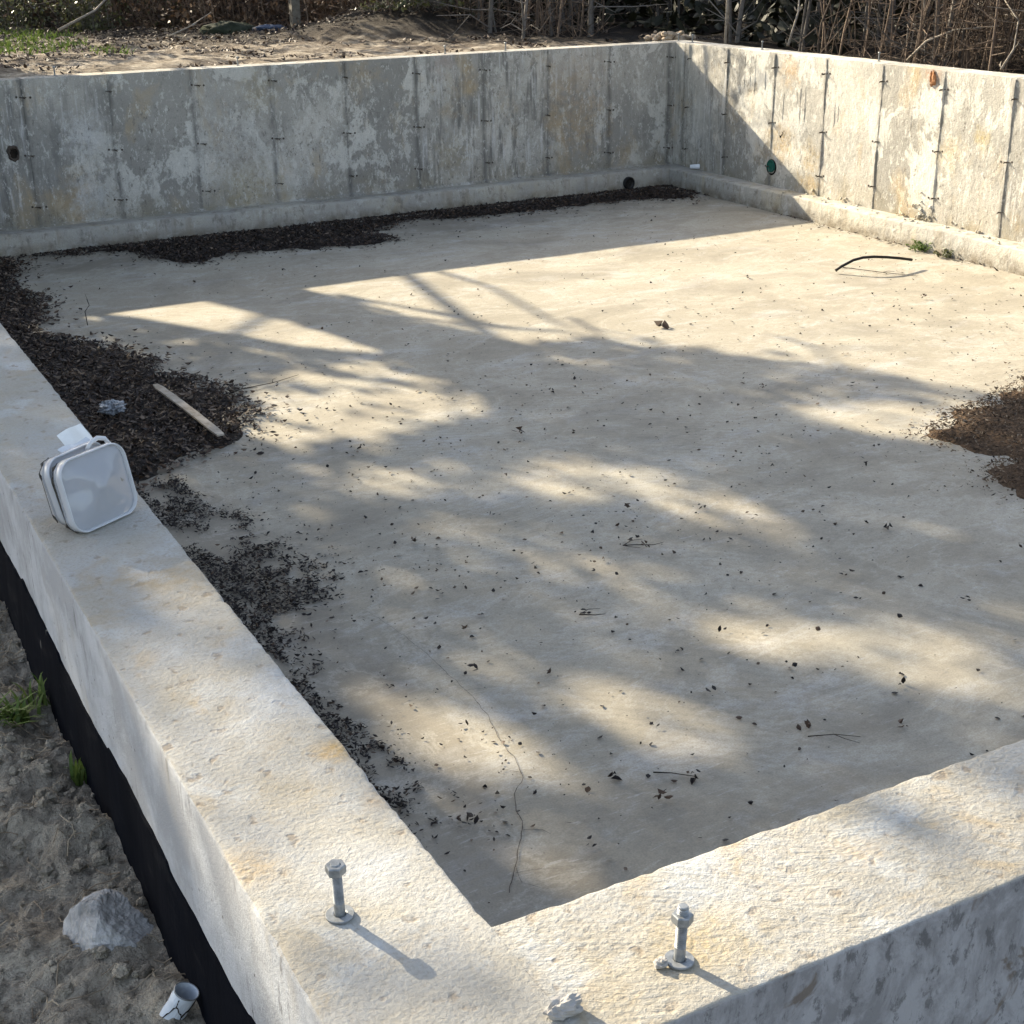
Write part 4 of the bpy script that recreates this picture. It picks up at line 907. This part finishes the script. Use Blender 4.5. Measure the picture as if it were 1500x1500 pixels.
branch('long sun-bleached branch lying among leaves at the back left of the clearing',[(2.6,14.6,.05),(3.1,15.1,.2),(3.6,15.6,.5),(4.0,16.2,.75)],.016,5)
branch('forked pale twig lying on the sandy clearing left of centre',[(3.4,13.4,.02),(3.7,13.7,.08),(4.0,13.9,.2)],.010,6)

# ------------------------------------------------------------------ the tall trees that shade the slab (they stand behind the back wall, crowns above the view)
# sun-mapped shade plan on the slab plane: 1 = open sky towards the sun, 0 = dense crown
cs=.05; X0,X1,Y0,Y1=-4.,9.,-5.5,13.; nxm,nym=int((X1-X0)/cs),int((Y1-Y0)/cs)
gxm,gym=np.meshgrid(X0+cs*(np.arange(nxm)+.5),Y0+cs*(np.arange(nym)+.5)); PT=np.stack([gxm.ravel(),gym.ravel()],1)
Lt=np.full(len(PT),.05)
# open sky to the right of the crowns' edge
edge=[(2.643,7.60),(2.643,7.43),(2.804,6.92),(2.988,6.43),(3.154,5.92),(3.403,5.69),(3.562,5.73),(3.867,5.28),(4.242,4.79),(4.497,4.27),(4.666,3.82),(4.9,3.3),(5.4,2.3),(6,1),(6.5,-.5)]
op=edge+[(9.1,-.5),(9.1,13.1),(2.2,13.1),(2.5,8.2)]
Lt[inpoly(PT,op)]=1.0
bg=PT[:,1]>8.0
nzs=np.array([mn.noise(Vector((x*1.1,y*1.6,0)))+.6*mn.noise(Vector((x*3.1,y*3.6,3))) for x,y in PT])
Lt=np.where(bg&(PT[:,0]<6.5),np.clip(.75+.6*nzs,.15,1),Lt)
k=(PT[:,1]>7.5)&(PT[:,1]<8.6)&(PT[:,0]>1.2); Lt[k]=1.0
def setp(poly,v):
    k=inpoly(PT,poly); Lt[k]=np.maximum(Lt[k],v)
setp([(1.1,7.9),(1.33,7.437),(2.0,6.40),(2.45,5.85),(2.30,6.71),(2.11,7.418),(2.0,7.9)],1)
setp([(1.492,5.505),(1.843,5.984),(2.263,5.855),(2.431,5.349),(2.439,4.823),(2.093,4.786),(1.846,4.704),(1.441,4.778),(1.15,5.2)],.85)
setp([(1.468,4.506),(1.77,4.232),(2.034,3.845),(1.736,3.884),(1.423,4.153)],.5)
setp([(2.001,4.098),(2.374,4.099),(2.742,3.573),(2.826,3.21),(2.819,2.735),(2.579,2.925),(2.472,3.476),(2.155,3.712)],.75)
setp([(3.0,4.8),(3.212,4.55),(3.42,4.03),(3.28,3.93),(3.07,4.385)],.6); setp([(3.328,3.9),(3.46,3.75),(3.52,3.42),(3.36,3.42)],.6)
setp([(3.147,5.58),(3.40,5.145),(3.25,4.99),(3.05,5.407)],.5)
setp([(3.704,4.104),(3.987,3.95),(4.394,3.9),(4.62,3.75),(4.3,3.3),(3.91,3.35),(3.72,3.70)],.92)
setp([(.86,2.52),(1.018,2.36),(1.10,2.147),(1.14,2.0),(1.046,1.86),(.867,2.0),(.83,2.24)],.95)
setp([(1.17,2.75),(1.35,2.56),(1.38,2.365),(1.23,2.44)],.5)
setp([(1.37,2.28),(1.514,2.26),(1.62,2.062),(1.64,1.829),(1.51,1.75),(1.38,1.95)],.95)
setp([(1.99,2.44),(2.189,2.39),(2.28,2.156),(2.22,1.97),(2.05,2.0),(1.97,2.189)],1.0)
setp([(2.308,2.2),(2.565,2.2),(2.72,1.932),(2.64,1.50),(2.461,1.38),(2.384,1.633),(2.323,1.865)],.6)
setp([(1.917,2.799),(2.034,2.543),(2.039,2.391),(1.909,2.524)],.4); setp([(.83,1.65),(.965,1.55),(.93,1.3),(.76,1.25)],.5)
setp([(1.453,3.794),(1.826,3.343),(2.127,2.679),(1.948,2.847),(1.661,3.363)],.35)
# wall tops (one metre nearer the sun: shifted plan)
def wt(x0,x1,y0,y1,v):
    k=(PT[:,0]>x0+.78)&(PT[:,0]<x1+.78)&(PT[:,1]>y0-2.25)&(PT[:,1]<y1-2.25); Lt[k]=v
wt(-1.8,-.24,-1.5,3.4,.03); wt(-.24,.02,1.0,3.3,.05); wt(-.225,.02,.62,1.0,.30); wt(-.225,.02,.25,.62,.6); wt(-.225,.02,-.6,.25,.92)
wt(.02,.48,-.6,.2,1.0); wt(.48,.62,-.6,.2,.7); wt(.62,.78,-.6,.2,.4); wt(.78,3.0,-.6,.2,.08)
Lm=Lt.reshape(nym,nxm)
for _ in range(2):
    Lm=(Lm+np.roll(Lm,1,0)+np.roll(Lm,-1,0)+np.roll(Lm,1,1)+np.roll(Lm,-1,1))/5
tau=-np.log(np.clip(Lm.ravel(),.02,1)); tau[Lm.ravel()>.965]=0
lsz=.088; area=lsz*lsz*.5*.5*1.05
nleaf=int(tau.sum()*cs*cs*.454/area)
idx=rng.choice(len(PT),size=nleaf,p=tau/tau.sum())
Q=PT[idx]+cs*(rng.random((nleaf,2))-.5)
tr_base=[(.67,13.54),(-2.9,11.6),(-.9,16.2),(-4.3,8.5)]
leafpos=[]
for (x,y) in Q:
    t0=2.9+max(0,min(2.2,(6.2-y)*.55)); t=t0+(1.6+.7*max(0,min(2,5.5-y)))*random.random()
    leafpos.append((x-.645*t,y+1.85*t,ZF+t))
leafpos=np.array(leafpos)
tb=np.array(tr_base); own=np.argmin(((leafpos[:,None,:2]-tb[None]*np.array([1,1]))**2).sum(2)+np.array([0,0,0,0]),1)
TL=['tall oak just left of the view behind the back wall, trunk shadow crossing the slab','tall oak on the left beyond the back wall, nearest the left wall','tall oak standing deepest in the wood behind the clearing','tall oak beside the left wall whose crown shades the soil']
def up(fx,fy,t): return (fx-.645*t,fy+1.85*t,ZF+t)
for k,(bx,by) in enumerate(tr_base):
    root=thing('oak_tree',TL[k],'tree',(bx,by,gz(bx,by))); g=gz(bx,by); tr=MB(); rr=random.Random(300+k)
    R0=(.27,.2,.22,.2)[k]
    tp=[(bx,by,g-.2),(bx-.12,by,g+.9),up(2.35,7.43,3.3),up(2.80,5.4,4.4),up(3.3,3.2,5.6),(-.45,13.6,6.4),(-.4,13.6,7.8)] if k==0 else [(bx,by,g-.2),(bx+.02,by,g+1.2),(bx+.04,by-.02,g+3),(bx+.10,by-.05,g+5),(bx+.2,by,g+7),(bx+.25,by+.1,g+8.6)]
    tr.tube(tp,[R0*1.3,R0,R0*.97,R0*.85,R0*.7,R0*.4,R0*.12] if k==0 else [R0*1.3,R0,R0*.93,R0*.8,R0*.5,R0*.15],14)
    mine=leafpos[own==k]
    got=0
    for q in range(400):
        if len(mine)==0 or got>=9: break
        e=mine[rr.randrange(len(mine))]; h=min(max(2.9,e[2]-g-1.5*rr.random()-.3),7.5); a=Vector(((bx-.21*h if h<4.8 else bx-1.05) if k==0 else bx+.03*h,by,g+h))
        e=Vector(e); mid=a.lerp(e,.5)+Vector((0,0,.25)); ok=True
        for u in range(13):
            p=a.lerp(mid,u/6) if u<=6 else mid.lerp(e,(u-6)/6); t=p.z-ZF; i=int((p.x+.645*t-X0)/cs); j=int((p.y-1.85*t-Y0)/cs)
            if u>1 and (not(0<=i<nxm and 0<=j<nym) or Lm[j,i]>.25): ok=False; break
        if not ok: continue
        got+=1; tr.tube([a,mid,e],[.045*(.6+.6*rr.random()),.026,.010],6,cap=False)
    if k==0:   # low limbs that draw the thin dark lines on the sunlit slab
        tr.tube([(.10,by,g+2.7)]+[up(*p) for p in((2.72,7.35,4.0),(3.05,6.654,4.2),(3.243,6.128,4.3),(3.52,5.85,4.5))],[.05,.045,.038,.032,.02],7)
        tr.tube([(-.1,by,g+3.5)]+[up(*p) for p in((3.40,8.3,4.6),(3.554,7.607,4.6),(3.649,7.084,4.7),(3.58,6.4,4.9),(3.552,5.943,5.1))],[.05,.04,.026,.024,.022,.016],7)
    if k==0:  # unseen loose twigs, added to streak the slab with thin shadows
        r5=random.Random(77)
        for q in range(30):
            fx=1.0+3.6*r5.random(); fy=1.4+5.0*r5.random(); t=3.4+max(0,(6-fy))*.5+.6*r5.random(); L=.5+1.0*r5.random(); a=-1.22+r5.gauss(0,.35); c=r5.gauss(0,.15)
            pp=[up(fx+math.cos(a+c*i)*L*i/3,fy+math.sin(a+c*i)*L*i/3,t+.12*i) for i in range(4)]
            tr.tube(pp,[.020,.017,.013,.007],5,cap=False)
            b=a+r5.choice((-1,1))*.6; tr.tube([pp[1],up(fx+math.cos(a)*L/3+math.cos(b)*.4,fy+math.sin(a)*L/3+math.sin(b)*.4,t+.3)],[.012,.005],5,cap=False)
    if k==1:
        tr.tube([(bx+.05,by,g+2.6)]+[up(*p) for p in((.9,8.2,3.6),(1.40,7.40,3.8),(1.70,6.86,3.9),(2.06,6.25,4.1),(2.40,5.95,4.3))],[.09,.085,.075,.066,.055,.03],8)
    tr.build('trunk',M_bark,root,True)
    cr=MB()
    for c in mine:
        s=lsz*(.6+.8*rr.random()); cr.add(leaf_quad(c,s*1.15,rr.random()*6.3,rr.gauss(0,.9),rr.gauss(0,.9),rr.gauss(.1,.2),.75),[(0,1,2,3),(0,3,4,5)])
    if len(mine): cr.build('crown',M_crown,root,False)
print('leaves',nleaf,[int((own==k).sum()) for k in range(4)])

# ------------------------------------------------------------------ light, sky, camera
w=bpy.data.worlds.new('World'); scn.world=w; w.use_nodes=True; nt=w.node_tree
bgd=nt.nodes['Background']; sky=nt.nodes.new('ShaderNodeTexSky'); sky.sky_type='NISHITA'; sky.sun_disc=False
el=math.atan2(1.0,math.hypot(.645,1.85)); sky.sun_elevation=el; sky.sun_rotation=math.atan2(-.645,1.85)%(2*PI)
sky.air_density=1.0; sky.dust_density=2.0; sky.ozone_density=1.0
hs=nt.nodes.new('ShaderNodeHueSaturation'); hs.inputs['Saturation'].default_value=.74; nt.links.new(sky.outputs[0],hs.inputs['Color'])
nt.links.new(hs.outputs[0],bgd.inputs[0]); bgd.inputs[1].default_value=.128
sl=bpy.data.lights.new('sun','SUN'); sl.energy=4.3; sl.angle=math.radians(.53); sl.color=(1,.88,.67)
so=bpy.data.objects.new('sun',sl); COL.objects.link(so); so.rotation_euler=SUN.to_track_quat('-Z','Y').to_euler()
cd=bpy.data.cameras.new('camera'); cd.sensor_width=36; cd.lens=50.05; cd.clip_end=500; cd.clip_start=.02
co=bpy.data.objects.new('camera',cd); COL.objects.link(co)
R=((.8814271379,-.1897660779,.4325216176),(-.4721440836,-.3290107028,.8178214486),(-.0128904945,-.9250625888,-.3795958931))
M=Matrix(((R[0][0],-R[0][1],-R[0][2]),(R[1][0],-R[1][1],-R[1][2]),(R[2][0],-R[2][1],-R[2][2]))).to_4x4()
M.translation=Vector((-.5363,-1.0721,.955)); co.matrix_world=M
scn.camera=co
vs_=scn.view_settings; vs_.view_transform='Standard'; vs_.look='None'; vs_.exposure=1.68; vs_.gamma=1; vs_.use_curve_mapping=False
